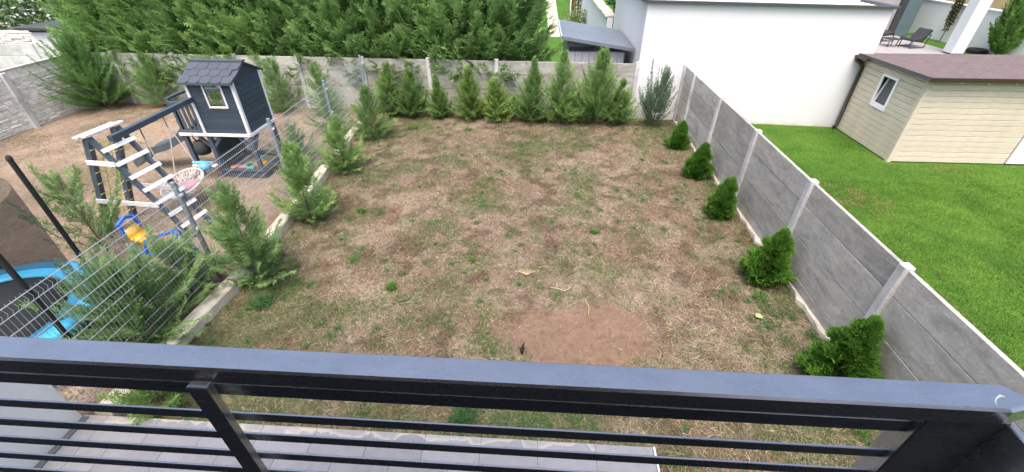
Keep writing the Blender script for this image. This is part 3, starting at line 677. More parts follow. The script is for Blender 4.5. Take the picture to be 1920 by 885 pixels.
Fc = [(-4.42, 10.80, 1.36, 0.42, 100, 'bright green conifer right of the fence nearest the back wall'),
      (-4.42, 8.80, 1.30, 0.38, 95, 'conifer beside the kerb, second from the back along the fence'),
      (-4.28, 6.70, 1.62, 0.42, 115, 'bushy conifer right of the fence beside a gap in the kerb'),
      (-4.32, 4.96, 1.70, 0.50, 130, 'large spreading conifer beside the kerb level with the climbing ladder'),
      (-5.20, 3.70, 1.15, 0.70, 150, 'nearest broad conifer behind the fence, just above the balcony rail beside the trampoline'),
      (-5.22, 4.62, 0.85, 0.52, 95, 'low conifer behind the fence under the blue toy frame')]
for i, (x_, y_, h_, rd, nb_, lb) in enumerate(Fc):
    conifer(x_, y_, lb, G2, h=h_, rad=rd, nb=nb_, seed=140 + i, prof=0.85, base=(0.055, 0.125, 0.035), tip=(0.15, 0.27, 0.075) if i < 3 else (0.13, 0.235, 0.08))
conifer(-4.22, 2.72, 'small conifer seedling seen through the balcony railing beside the kerb', G2, h=0.42, rad=0.3, nb=40, seed=150, prof=0.6)
conifer(-7.42, 5.55, 'thin sparse conifer by the yellow rope net left of the fence', 'conifers in the play yard', h=1.45, rad=0.62, nb=46, seed=151, prof=0.8, rise=(30, 55), lean=(-0.12, 0.02), base=(0.05, 0.11, 0.035), tip=(0.12, 0.22, 0.07))
G3 = 'conifers in the play yard'
Lc = [(-13.75, 12.75, 2.15, 0.95, 190, 'largest conifer of the yard beside the stone wall'),
      (-12.0, 13.0, 1.55, 0.62, 110, 'conifer against the back wall between the big one and the playhouse'),
      (-7.85, 12.70, 1.62, 0.50, 105, 'conifer behind the playhouse, seen right of its wall'),
      (-6.55, 12.65, 1.50, 0.46, 95, 'conifer by the back wall seen through the far end of the wire fence'),
      (-8.75, 12.9, 1.0, 0.45, 60, 'low dark conifer half hidden behind the playhouse wall'),
      (-5.75, 11.3, 1.05, 0.5, 85, 'low bushy conifer just behind the wire fence near the back'),
      (-5.55, 9.0, 1.0, 0.42, 80, 'low conifer behind the fence between playhouse and back corner'),
      (-10.4, 12.95, 1.5, 0.5, 90, 'conifer against the back wall behind the playhouse roof')]
for i, (x_, y_, h_, rd, nb_, lb) in enumerate(Lc):
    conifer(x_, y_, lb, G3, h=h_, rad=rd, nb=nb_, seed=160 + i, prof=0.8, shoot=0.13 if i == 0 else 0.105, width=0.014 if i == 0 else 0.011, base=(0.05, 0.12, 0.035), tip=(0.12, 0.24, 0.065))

# tall hedge behind the back wall: three crown meshes shared by the row
hm = [(conifer_mesh(4.6, 1.0, 620, 200 + i, shoot=0.33, gap=0.06, sub=5, width=0.034, smin=0.45, low=0.10, prof=0.2, rise=(8, 52), base=(0.045, 0.115, 0.035), tip=(0.15, 0.275, 0.085)),
       smesh('trunk', trunk_mb(4.6, 0.09), 'bark')) for i in range(3)]
hx = np.linspace(-14.0, -1.12, 13)
for i, x_ in enumerate(hx):
    lb = 'tall cypress of the hedge behind the back wall'
    if i == 12: lb = 'right end cypress of the tall hedge, beside the grey storage shed'
    if i == 0: lb = 'left end cypress of the tall hedge, above the stone wall'
    conifer(float(x_), float(wall_y(x_) + 1.18 + random.uniform(-0.12, 0.12)), lb, 'tall cypress hedge behind the wall', cat='cypress', name='hedge_cypress', mesh=hm[i % 3], rotz=random.uniform(0, 6.28), scale=random.uniform(0.93, 1.07))

# clipped thujas along the right wall
def thuja_mesh(h, rad, n, seed):
    r = np.random.default_rng(seed); O = []; D = []; S = []; LN = []; W = []; CB = []; CT = []
    nc = 46; ctz = ((np.arange(nc) + 0.5) / nc) ** 1.15; caz = np.arange(nc) * 2.39996 + r.normal(0, 0.3, nc); crad = 0.62 + 0.66 * r.random(nc)
    ci = r.integers(0, nc, n); g1 = r.normal(0, 1, n); g2_ = r.normal(0, 1, n)
    t = np.clip(ctz[ci] + g1 * 0.042, 0, 1); az = caz[ci] + g2_ * 0.22
    prof = np.where(t < 0.2, 0.72 + 0.28 * np.sin(t / 0.2 * np.pi / 2), np.clip(1 - ((t - 0.2) / 0.83), 0.03, 1) ** 0.72)
    lump = crad[ci] * (1.06 - 0.10 * (g1 ** 2 + g2_ ** 2))
    dep = 0.5 + 0.5 * r.random(n) ** 0.5; rr = np.clip(rad * prof * lump * dep, 0.0, None)
    ca, sa = np.cos(az), np.sin(az); P = np.c_[ca * rr + 0.16 * rad * t ** 2, sa * rr, 0.03 + t * h * 0.93]
    el = R(28) + R(48) * t + r.normal(0, 0.2, n)
    A = np.c_[ca * np.cos(el), sa * np.cos(el), np.sin(el)]
    lat = unit(np.c_[-sa, ca, r.normal(0, 0.4, n)]); lat = unit(lat - A * (lat * A).sum(1, keepdims=True))
    # fans stand on edge, roughly radial
    tw = r.normal(0, 0.8, n)[:, None]; up = np.cross(A, lat); pl = lat * np.cos(tw) + up * np.sin(tw)
    g = np.array([0.05, 0.145, 0.022]); g2 = np.array([0.15, 0.32, 0.05]); ti = r.random((n, 1)); c0 = g * (0.75 + 0.5 * ti); c1 = g2 * (0.7 + 0.6 * r.random((n, 1)))
    for k, a in enumerate((-0.95, -0.55, -0.2, 0.2, 0.55, 0.95)):
        d = unit(A * math.cos(a) + pl * math.sin(a)); l = 0.10 * (1.1 - 0.35 * abs(a)) * (0.7 + 0.6 * r.random(n)) * (0.8 + 0.3 * (1 - t))
        nn = unit(np.cross(A, pl)); sd = unit(np.cross(d, nn) + nn * r.normal(0, 0.3, n)[:, None])
        O.append(P); D.append(d); S.append(sd); LN.append(l); W.append(np.full(n, 0.019)); CB.append(c0); CT.append(c1)
    V, C = diamonds(*[np.concatenate(q) for q in (O, D, S, LN, W, CB, CT)])
    return np_mesh('crown', V, np.arange(len(V)).reshape(-1, 4), C, 'needle')
for i, (x_, y_, h_, rd, lb) in enumerate([
        (3.60, 10.62, 0.66, 0.22, 'smallest round thuja, farthest along the right wall near the white building'),
        (3.62, 8.98, 0.78, 0.25, 'second farthest clipped thuja along the right concrete wall'),
        (3.58, 7.33, 0.80, 0.26, 'middle clipped thuja of the five along the right wall'),
        (3.64, 5.42, 0.95, 0.30, 'tapered thuja second nearest to the balcony along the right wall'),
        (3.72, 3.55, 1.05, 0.345, 'largest thuja, nearest to the balcony at the right wall')]):
    t = thing('clipped_thuja', (x_, y_, 0), lb, 'thuja', 'clipped thujas along the right wall')
    o = bpy.data.objects.new('crown', thuja_mesh(h_, rd, int(1300 + 1300 * h_), 320 + 7 * i)); COL.objects.link(o); o.parent = t
    o = bpy.data.objects.new('trunk', smesh('trunk', trunk_mb(h_ * 0.8, 0.02), 'bark')); COL.objects.link(o); o.parent = t

# single tufts and scraps that stand out in the garden
def tuft(x_, y_, n, spread, ln, lb, seed, col=(0.09, 0.19, 0.04), lean=0.75):
    r = np.random.default_rng(seed); a = r.random(n) * 6.28; d = spread * 0.35 * np.sqrt(r.random(n)); xx = np.cos(a) * d; yy = np.sin(a) * d
    V, F, C = blades(xx, yy, np.zeros(n), ln * (0.6 + 0.6 * r.random(n)), 0.006 + 0.004 * r.random(n), lean * (0.3 + 0.9 * r.random(n)), np.array(col) * (0.7 + 0.6 * r.random(n))[:, None], seed + 1, 0.6)
    tag(inst('grass_tuft', np_mesh('grass_tuft', V, F, C, 'blade_green'), (x_, y_, float(gz(x_, y_)))), lb, 'grass tuft', 'green tufts in the dry garden')
for i, (x_, y_, n, sp, ln, lb) in enumerate([
        (-3.43, 7.06, 130, 0.25, 0.12, 'bright green tuft beside the bushy conifer in the left half of the garden'),
        (-2.18, 4.89, 150, 0.22, 0.14, 'round green tuft alone in the left front of the garden'),
        (-4.0, 4.42, 260, 0.42, 0.20, 'large blue-green grass clump near the big conifer by the kerb'),
        (1.12, 6.60, 140, 0.20, 0.09, 'small bright green tuft in the middle of the right half'),
        (-1.03, 5.63, 70, 0.16, 0.10, 'thin pale green tuft just left of the garden centre'),
        (-3.0, 5.51, 110, 0.25, 0.10, 'flat green tuft between the round tuft and the kerb conifers'),
        (-3.55, 11.55, 200, 0.45, 0.14, 'fallen heap of cut green blades in front of the back conifers'),
        (-1.95, 11.55, 120, 0.3, 0.10, 'small green tuft in front of the yellow-green conifer'),
        (3.45, 5.0, 140, 0.3, 0.10, 'green tuft at the wall foot between the two nearest thujas'),
        (-0.72, 2.74, 260, 0.34, 0.22, 'long-bladed grass clump at the terrace edge seen through the railing'),
        (3.66, 2.86, 90, 0.25, 0.12, 'weed tuft at the foot of the right wall seen through the railing')]):
    tuft(x_, y_, n, sp, ln, lb, 400 + i * 2, col=(0.07, 0.165, 0.055) if i in (2, 9) else (0.10, 0.21, 0.04))
def scrap(name, pts, r_, mat, lb, cat):
    tag(obj(name, MB().tube(pts, r_, 5), mat), lb, cat, 'scraps lying in the garden')
scrap('dry_stalk', [(0.28, 5.02, 0.035), (0.42, 4.97, 0.05), (0.50, 4.95, 0.035), (0.60, 5.02, 0.05)], [0.004, 0.007, 0.007, 0.003], 'straw', 'pale broken stalk lying just beyond the bare patch', 'stalk')
scrap('dry_stalk', [(0.82, 4.45, 0.03), (0.84, 4.6, 0.05), (0.80, 4.74, 0.06), (0.86, 4.84, 0.045)], [0.003, 0.005, 0.004, 0.002], 'straw', 'pale upright straw stalk at the top edge of the bare patch', 'stalk')
m = MB()
for k in range(8):
    a = -1.2 + k * 0.33; m.tube([(-0.1, 5.30, 0.03), (-0.1 + 0.12 * math.sin(a), 5.30 + 0.10 * math.cos(a), 0.06), (-0.1 + 0.2 * math.sin(a), 5.30 + 0.16 * math.cos(a), 0.035)], [0.004, 0.006, 0.002], 4)
tag(obj('dry_rosette', m, 'straw'), 'dry brown rosette of leaves left of the garden centre', 'dry plant', 'scraps lying in the garden')
m = MB(); m.add([(3.20, 4.56, 0.04), (3.23, 4.52, 0.055), (3.28, 4.52, 0.05), (3.30, 4.58, 0.045), (3.27, 4.62, 0.055), (3.21, 4.61, 0.05), (3.25, 4.57, 0.07)], [(0, 1, 6), (1, 2, 6), (2, 3, 6), (3, 4, 6), (4, 5, 6), (5, 0, 6)])
tag(obj('fallen_leaf', m, 'leaf_pale'), 'single pale green leaf lying near the right wall', 'leaf', 'scraps lying in the garden')
m = MB(); m.tube([(-0.10, 3.70, 0.03), (-0.11, 3.72, 0.07), (-0.09, 3.75, 0.10), (-0.10, 3.79, 0.075), (-0.07, 3.83, 0.12)], [0.01, 0.028, 0.024, 0.016, 0.003], 6); m.tube([(-0.09, 3.74, 0.08), (-0.16, 3.76, 0.085)], [0.018, 0.003], 5)
tag(obj('black_scrap', m, 'black_bird'), 'small black scrap at the left edge of the bare patch', 'debris', 'scraps lying in the garden')

# ------------------------------------------------------------------ white building, back right
wb = thing('white_building', (5.7, 14.5, 0), 'plain white rendered flat roofed building behind the back wall', 'building')
FLx, FRx = 2.76, 8.62
fy = lambda x_: 12.76 - 0.072 * (x_ - 2.76)
m = MB(); m.hexa([(FLx, fy(FLx), -0.1), (FRx, fy(FRx), -0.1), (FRx, 18.3, -0.1), (FLx, 18.3, -0.1), (FLx, fy(FLx), 3.08), (FRx, fy(FRx), 3.02), (FRx, 18.3, 3.02), (FLx, 18.3, 3.08)]); obj('wall', m, 'plaster', wb)
m = MB(); e = 0.035
for a, b in (((FLx - e, fy(FLx) - e), (FRx + e, fy(FRx) - e)), ((FRx + e, fy(FRx) - e), (FRx + e, 18.3)), ((FLx - e, 18.3), (FLx - e, fy(FLx) - e))):
    za = 3.08 if a[0] < 5 else 3.02; zb_ = 3.08 if b[0] < 5 else 3.02; m.bar((a[0], a[1], za + 0.03), (b[0], b[1], zb_ + 0.03), 0.16, 0.055)
obj('roof_flashing', m, 'flashing', wb)
m = MB(); m.hexa([(FLx + 0.1, fy(FLx) + 0.1, 3.06), (FRx - 0.1, fy(FRx) + 0.1, 3.0), (FRx - 0.1, 18.2, 3.0), (FLx + 0.1, 18.2, 3.06), (FLx + 0.1, fy(FLx) + 0.1, 3.085), (FRx - 0.1, fy(FRx) + 0.1, 3.03), (FRx - 0.1, 18.2, 3.03), (FLx + 0.1, 18.2, 3.085)]); obj('roof', m, 'plaster2', wb)
obj('roof_light', MB().cbox(6.9, 8.3, 13.2, 14.6, 3.032, 3.15, 0.03), 'white_pvc', wb)

# ------------------------------------------------------------------ grey resin storage shed behind the wall
ss = thing('storage_shed', (1.65, 15, 0), 'grey resin storage shed with sky-tinted dark roof behind the back wall', 'shed')
def zr(x_): return 2.10 - 0.145 * (x_ - 0.68)
m = MB(); m.hexa([(0.80, 13.72, 0), (2.52, 13.72, 0), (2.52, 16.3, 0), (0.80, 16.3, 0), (0.80, 13.72, zr(0.8) - 0.05), (2.52, 13.72, zr(2.52) - 0.05), (2.52, 16.3, zr(2.52) - 0.05), (0.8, 16.3, zr(0.8) - 0.05)]); obj('body', m, 'shed_dark', ss)
bx = np.linspace(0.84, 2.5, 9)
for a, b in zip(bx[:-1], bx[1:]): obj('board', MB().cbox(a + 0.004, b - 0.004, 13.69, 13.717, 0.05, 1.66, 0.006), 'shed_grey', ss)
obj('transom', MB().box(0.86, 1.62, 13.695, 13.716, 1.69, 1.80), 'charcoal', ss); obj('transom', MB().box(1.66, 2.46, 13.695, 13.716, 1.69, 1.76), 'charcoal', ss)
obj('door_handle', MB().tube([(1.68, 13.67, 1.62), (1.72, 13.66, 1.45), (1.76, 13.67, 1.3)], 0.014, 6), 'shed_grey', ss)
ry = np.linspace(13.45, 16.45, 7)
for a, b in zip(ry[:-1], ry[1:]):
    m = MB(); m.hexa([(0.62, a + .006, zr(.62) - .03), (2.70, a + .006, zr(2.7) - .03), (2.70, b - .006, zr(2.7) - .03), (0.62, b - .006, zr(.62) - .03), (0.62, a + .006, zr(.62) + .02), (2.70, a + .006, zr(2.7) + .02), (2.70, b - .006, zr(2.7) + .02), (0.62, b - .006, zr(.62) + .02)])
    obj('roof_panel', m, 'shed_dark', ss)
obj('fascia', MB().bar((0.6, 13.425, zr(.6) - 0.02), (2.72, 13.425, zr(2.72) - 0.02), 0.04, 0.09), 'shed_dark', ss)
obj('fascia', MB().bar((0.6, 13.45, zr(.6) - 0.02), (0.6, 16.45, zr(.6) - 0.02), 0.035, 0.09), 'shed_grey', ss)

# far garden behind the shed: path, coped wall, posts and shrub
m = MB(); m.add([(0.45, 25.6, -0.05), (1.12, 25.6, -0.05), (1.18, 44, -0.05), (0.3, 44, -0.05)], [(0, 1, 2, 3)]); tag(obj('path', m, 'path'), kind='structure')
cw = thing('garden_wall', (2.6, 25, 0), 'white garden wall with rough stone coping running back from the white building', 'wall')
obj('wall', MB().box(2.52, 2.74, 18.35, 44, -0.1, 1.93), 'plaster', cw)
yy = 18.35
while yy < 40:
    ln = random.uniform(0.5, 0.8); obj('coping_stone', MB().cbox(2.42 + random.uniform(-.02, .02), 2.86 + random.uniform(-.02, .02), yy, yy + ln - 0.015, 1.932, 2.0 + random.uniform(-.01, .01), 0.012), 'coping', cw); yy += ln
dp = thing('garden_pillar', (1.95, 33.4, 0), 'dark red pillar with white edges in the far garden', 'pillar')
obj('shaft', MB().cbox(2.05, 2.36, 33.5, 33.8, -0.1, 3.0, 0.02), 'brown_panel', dp); obj('trim', MB().cbox(1.96, 2.045, 33.45, 33.8, -0.1, 3.0, 0.02), 'plaster2', dp); obj('trim', MB().cbox(2.365, 2.46, 33.45, 33.8, -0.1, 3.0, 0.02), 'plaster2', dp)
def leafy(name, x_, y_, zc, rx, ry_, rz, n, size, lb, cat, seed, cols=((0.09, 0.17, 0.04), (0.15, 0.23, 0.07), (0.05, 0.11, 0.03)), stem=True, z0=0.0, group=None, gaps=0.45):
    r = np.random.default_rng(seed); u = unit(r.normal(0, 1, (n, 3))); rad = r.random(n) ** 0.45
    k = vnoise(u[:, 0] * 2 + u[:, 2] * 3 + 5, u[:, 1] * 2 + rad * 3 + u[:, 2] + 5, seed, 3) > gaps * 0.9; u = u[k]; rad = rad[k]; n = len(u)
    lump = 0.75 + 0.5 * vnoise(u[:, 0] * 2.5 + 9, u[:, 1] * 2.5 + u[:, 2] * 2.5 + 9, seed + 1, 3)
    P = u * (rad * lump)[:, None] * np.array([rx, ry_, rz]) + np.array([0, 0, zc])
    d = unit(u + r.normal(0, 0.7, (n, 3))); nn = unit(r.normal(0, 1, (n, 3)) + np.array([0, 0, 0.8])); sd = unit(np.cross(d, nn))
    c = np.array(cols)[r.integers(0, len(cols), n)] * (0.7 + 0.6 * r.random((n, 1)))
    V, C = diamonds(P, d, sd, size * (0.6 + 0.8 * r.random(n)), np.full(n, size * 0.5), c, c * 1.15)
    t = thing(name, (x_, y_, z0), lb, cat, group); o = bpy.data.objects.new('crown', np_mesh('crown', V, np.arange(len(V)).reshape(-1, 4), np.clip(C, 0, 1), 'leaf')); COL.objects.link(o); o.parent = t
    if stem:
        m = MB(); m.tube([(0, 0, -0.1), (0.03, 0, zc * 0.5), (0, 0.02, zc + rz * 0.4)], [0.05 * rx + 0.02, 0.04 * rx + 0.01, 0.01], 6)
        for k in range(5): a = k * 1.26; m.tube([(0, 0, zc * 0.55), (math.cos(a) * rx * 0.6, math.sin(a) * ry_ * 0.6, zc + rz * 0.3)], [0.025 * rx + 0.008, 0.005], 5)
        o = bpy.data.objects.new('trunk', smesh('trunk', m, 'bark')); COL.objects.link(o); o.parent = t
    return t
leafy('variegated_shrub', 2.05, 27.0, 0.55, 0.75, 0.7, 0.65, 1800, 0.12, 'round pale leafed shrub beside the white garden wall', 'shrub', 510, cols=((0.16, 0.22, 0.08), (0.30, 0.33, 0.18), (0.10, 0.16, 0.05)))
leafy('climbing_shrub', 2.30, 31.0, 1.5, 0.22, 0.22, 1.6, 1500, 0.12, 'yellow-green column of climbing leaves on the white garden wall', 'climber', 511, cols=((0.25, 0.30, 0.05), (0.14, 0.22, 0.04), (0.10, 0.17, 0.03)))
leafy('dark_tree', 5.2, 27.0, 2.4, 1.7, 3.5, 2.2, 5000, 0.22, 'dark green tree behind the coped garden wall', 'tree', 512, cols=((0.03, 0.08, 0.035), (0.05, 0.11, 0.05)), gaps=0.2)

# ------------------------------------------------------------------ cream timber shed on the lawn
ws = thing('timber_shed', (10.6, 11.2, 0), 'cream timber shed with red-brown shingle roof on the lawn', 'shed')
SX, SY, SX1, SY1 = 8.45, 10.06, 13.4, 12.33
obj('core', MB().box(SX + 0.2, SX1, SY + 0.03, SY1, 0.0, 1.93), 'flashing', ws)
nz = 15; ph = 1.96 / nz
fm = MB(); 
front = smesh('plank', MB().cbox(0, 11.12 - SX - 0.09, 0, 0.026, 0, ph - 0.006, 0.008), 'cream')
side = smesh('plank', MB().cbox(0, 0.026, 0, SY1 - SY - 0.09, 0, ph - 0.006, 0.008), 'cream')
upper = smesh('plank', MB().cbox(0, SX1 - 11.12, 0, 0.026, 0, ph - 0.006, 0.008), 'cream')
for k in range(nz):
    z = 0.02 + k * ph; inst('plank', front, (SX + 0.09, SY, z), ws)
    # left side: leave the window opening to the window unit, which stands proud
    if z + ph > 0.99 and z < 1.69:
        obj('plank', MB().cbox(SX, SX + 0.026, SY + 0.09, 10.92, z, z + ph - 0.006, 0.008), 'cream', ws); obj('plank', MB().cbox(SX, SX + 0.026, 11.40, SY1, z, z + ph - 0.006, 0.008), 'cream', ws)
    else: inst('plank', side, (SX, SY + 0.09, z), ws)
    if k > 13: inst('plank', upper, (11.12, SY, z), ws)
obj('corner_board', MB().cbox(SX - 0.012, SX + 0.085, SY - 0.014, SY + 0.0, 0.0, 1.97, 0.004), 'cream', ws)
obj('corner_board', MB().cbox(SX - 0.014, SX - 0.0005, SY + 0.002, SY + 0.085, 0.0, 1.97, 0.004), 'cream', ws)
dr = obj('door', MB().cbox(11.14, 12.05, SY - 0.02, SY + 0.03, 0.03, 1.8, 0.01), 'white_pvc', ws); obj('handle', MB().tube([(11.24, SY - 0.05, 0.95), (11.24, SY - 0.05, 1.1)], 0.012, 6), 'flashing', dr)
wd = obj('window', MB().box(SX + 0.16, SX + 0.164, 10.90, 11.42, 0.95, 1.72), 'glass', ws)
m = MB(); wy0, wy1, wz0, wz1 = 10.88, 11.44, 0.95, 1.73; t_ = 0.06
m.cbox(SX - 0.03, SX + 0.0, wy0, wy1, wz0, wz0 + t_, 0.005); m.cbox(SX - 0.03, SX + 0.0, wy0, wy1, wz1 - t_, wz1, 0.005); m.cbox(SX - 0.03, SX, wy0, wy0 + t_, wz0 + t_, wz1 - t_, 0.005); m.cbox(SX - 0.03, SX, wy1 - t_, wy1, wz0 + t_, wz1 - t_, 0.005)
obj('frame', m, 'white_pvc', wd)
m = MB(); q = lambda z: SX - 0.005 + 0.13 * (z - 1.0) / 0.66   # tilted open at the top
for a, b in (((10.95, 1.02), (10.95, 1.66)), ((11.37, 1.02), (11.37, 1.66)), ((10.95, 1.04), (11.37, 1.04)), ((10.95, 1.65), (11.37, 1.65))): m.bar((q(a[1]), a[0], a[1]), (q(b[1]), b[0], b[1]), 0.05, 0.03, (1, 0, 0))
obj('sash', m, 'white_pvc', wd)
m = MB(); m.add([(q(1.05), 10.975, 1.05), (q(1.05), 11.345, 1.05), (q(1.63), 11.345, 1.63), (q(1.63), 10.975, 1.63)], [(0, 1, 2, 3)]); obj('pane', m, 'screen', wd)
m = MB(); m.hexa([(8.30, 9.86, 1.975), (13.6, 9.86, 1.975), (13.6, 12.42, 1.935), (8.30, 12.42, 1.935), (8.30, 9.86, 2.02), (13.6, 9.86, 2.02), (13.6, 12.42, 1.98), (8.30, 12.42, 1.98)]); rf = obj('roof', m, 'roof_red', ws)
m = MB(); m.bar((8.285, 9.84, 1.985), (13.6, 9.84, 1.985), 0.03, 0.09); obj('eave_flashing', m, 'brown_metal', rf)
m = MB(); m.bar((8.285, 9.856, 1.985), (8.285, 12.43, 1.945), 0.03, 0.09); obj('eave_flashing', m, 'flashing', rf)
for k in range(8): obj('rafter_end', MB().box(8.95 + k * 0.55, 9.0 + k * 0.55, 9.89, 10.03, 1.90, 1.972), 'white_pvc', rf)
m = MB(); m.smooth = True; m.tube([(8.26, 12.36, 1.93), (8.22, 12.30, 1.85), (8.36, 12.27, 1.76), (8.405, 12.24, 1.66), (8.405, 12.24, 0.12), (8.33, 12.22, 0.05)], 0.042, 10); obj('downpipe', m, 'brown_metal', ws)
m = MB(); m.bar((8.24, 11.9, 1.925), (8.24, 12.46, 1.92), 0.10, 0.06); obj('gutter', m, 'brown_metal', ws)

# ------------------------------------------------------------------ terrace of the far house, top right
m = MB(); m.box(13.5, 18.9, 21.2, 31, -0.1, 0.10); tag(obj('patio', m, 'patio'), kind='structure')
m = MB(); m.add([(18.9, 17, 0.04), (20.45, 17, 0.04), (20.45, 34, 0.04), (18.9, 34, 0.04)], [(0, 1, 2, 3)]); tag(obj('lawn_strip', m, 'lawn'), kind='structure')
def column(x_, y_, w, lb):
    t = thing('white_column', (x_, y_, 0.1), lb, 'column', 'terrace columns'); obj('shaft', MB().cbox(x_ - w / 2, x_ + w / 2, y_ - w / 2, y_ + w / 2, 0.16, 4.2, 0.01), 'plaster', t); obj('base', MB().cbox(x_ - w / 2 + .01, x_ + w / 2 - .01, y_ - w / 2 + .01, y_ + w / 2 - .01, 0.10, 0.162, 0.004), 'flashing', t)
column(18.55, 21.75, 0.52, 'square white column standing behind the timber shed roof')
column(20.62, 20.6, 0.42, 'white column cut off by the right edge beside the tall cypress')
tw = thing('boundary_wall', (20.5, 26, 0), 'tall pale rendered wall behind the terrace with white coping', 'wall')
obj('wall', MB().box(20.42, 20.6, 15, 36, -0.1, 1.66), 'plaster2', tw); obj('coping', MB().cbox(20.36, 20.66, 15, 36, 1.662, 1.73, 0.01), 'plaster', tw)
bb_ = thing('beige_building', (27, 26, 0), 'beige block with white bands behind the pale boundary wall', 'building')
obj('wall', MB().box(24.5, 31, 14, 40, -0.1, 6.0), 'beige_block', bb_)
for yy in (19.5, 22.6, 25.2, 29, 33): obj('band', MB().box(24.44, 24.498, yy, yy + 0.14, 0.5, 6.0), 'plaster', bb_)
obj('band', MB().box(24.42, 24.497, 14, 40, 2.5, 2.64), 'plaster', bb_)
tp = thing('teal_pillar', (19.0, 26.2, 0.1), 'slate teal wall pillar behind the loungers on the far terrace', 'pillar')
obj('shaft', MB().cbox(18.72, 19.42, 26.0, 26.5, 0.0, 4.2, 0.02), 'teal_wall', tp); obj('dark_reveal', MB().box(18.42, 18.718, 26.05, 26.5, 0.1, 4.2), 'charcoal', tp)
hb = thing('far_house', (14.5, 27, 0), 'grey wall of the far house beside the terrace door', 'house'); obj('wall', MB().box(12.5, 18.1, 26.1, 31, 0.102, 4.4), 'patio', hb); obj('door_frame', MB().box(18.102, 18.418, 26.15, 26.5, 0.1, 4.2), 'patio', hb)
def lounge_chair(x_, y_, rz, lb):
    t = thing('lounge_chair', (x_, y_, 0.1), lb, 'lounge chair', 'lounge chairs on the far terrace')
    def part(nm, mb_, mat):
        me_ = smesh(nm, mb_, mat); o = bpy.data.objects.new(nm, me_); COL.objects.link(o); o.parent = t
    for s in (-0.34, 0.34):
        m = MB(); pts = [(-0.4, s, 0.02), (0.42, s, 0.02), (0.52, s, 0.58), (-0.3, s, 0.42), (-0.4, s, 0.02)]
        for a, b in zip(pts[:-1], pts[1:]): m.bar(a, b, 0.03, 0.03)
        part('side_frame', m, 'flashing')
    m = MB(); m.bar((-0.38, 0, 0.36), (0.22, 0, 0.28), 0.62, 0.10); part('seat_cushion', m, 'charcoal')
    m = MB(); m.bar((0.20, 0, 0.28), (0.52, 0, 0.76), 0.62, 0.11, (0, 1, 0) if False else (-1, 0, 0.6)); part('back_cushion', m, 'charcoal')
    t.rotation_euler[2] = rz
lounge_chair(17.62, 23.15, R(15), 'dark lounge chair on the far terrace with its frame in full view')
lounge_chair(17.25, 24.75, R(190), 'dark lounge chair on the far terrace half hidden by the white building')
ct = thing('coffee_table', (16.8, 23.3, 0.1), 'low slatted coffee table between the two lounge chairs', 'table')
for k in range(5): obj('slat', MB().cbox(16.5, 17.1, 23.02 + k * 0.12, 23.12 + k * 0.12, 0.42, 0.45, 0.005), 'charcoal', ct)
for a in (16.53, 17.05):
    for b in (23.04, 23.56): obj('leg', MB().box(a, a + 0.03, b, b + 0.03, 0.1, 0.419), 'flashing', ct)
leafy('bare_cypress', 20.05, 24.6, 1.5, 0.16, 0.16, 0.95, 1400, 0.10, 'thin browning cypress on a bare stem against the pale wall', 'cypress', 520, cols=((0.10, 0.09, 0.05), (0.08, 0.12, 0.05), (0.13, 0.10, 0.06)), gaps=0.3)
conifer(20.0, 21.3, 'tall dense green cypress at the right edge of the far terrace', None, cat='cypress', name='column_cypress', h=3.6, rad=0.5, nb=420, seed=521, shoot=0.2, gap=0.05, width=0.03, prof=0.25, rise=(45, 70), base=(0.05, 0.12, 0.03), tip=(0.12, 0.23, 0.05), r0=0.06)
t = thing('old_tyre', (20.1, 22.2, 0), 'black tyre lying on the grass at the foot of the pale wall', 'tyre')
m = MB(); m.smooth = True; m.lathe([(0.18, 0.0), (0.34, 0.0), (0.38, 0.06), (0.38, 0.16), (0.34, 0.22), (0.18, 0.22), (0.16, 0.11)], (20.05, 22.3, 0.0), 24, True); obj('casing', m, 'rubber', t)

# ------------------------------------------------------------------ far left, beyond the walls
fs = thing('garden_shed', (-17.6, 16, 0), 'pale shed with dark flat roof seen above the far left wall', 'shed')
for k in range(5): obj('board', MB().cbox(-18.0 + k * 0.36, -17.65 + k * 0.36, 15.5, 15.53, 0, 1.72, 0.008), 'plaster2', fs)
obj('body', MB().box(-18.0, -16.2, 15.532, 17.4, 0, 1.72), 'plaster2', fs); obj('roof', MB().cbox(-18.3, -16.0, 15.3, 17.6, 1.80, 1.92, 0.02), 'flashing', fs); obj('soffit', MB().box(-18.05, -16.1, 15.48, 17.45, 1.722, 1.80), 'brown_panel', fs)
ls = thing('stone_wall', (-19.5, 16.4, 0), 'layered stone wall behind the far left concrete wall', 'wall')
for row in range(18):
    xx = -22.5 + random.random() * 0.3
    while xx < -18.4:
        ln = random.uniform(0.3, 0.6); obj('stone', MB().cbox(xx, xx + ln - 0.015, 16.3 - random.uniform(0, 0.05), 16.45, row * 0.09 + 0.0, row * 0.09 + 0.082, 0.012), 'stone', ls); xx += ln
for i, (x_, y_, zc, rx, rz, lb) in enumerate([(-21.0, 18.3, 1.9, 1.9, 1.7, 'leafy tree with pale flowers at the top left corner'), (-24.2, 19.5, 2.2, 2.0, 2.0, 'broad leaved tree cut off by the left edge at the top'), (-18.6, 20.5, 2.6, 1.8, 1.9, 'light green tree behind the far left shed')]):
    cols = ((0.10, 0.19, 0.06), (0.06, 0.12, 0.04), (0.14, 0.24, 0.08)) + (((0.62, 0.63, 0.58),) if i == 0 else ())
    leafy('garden_tree', x_, y_, zc, rx, rx, rz, 5000, 0.2, lb, 'tree', 530 + i, cols=cols, group='trees beyond the left walls', gaps=0.35)

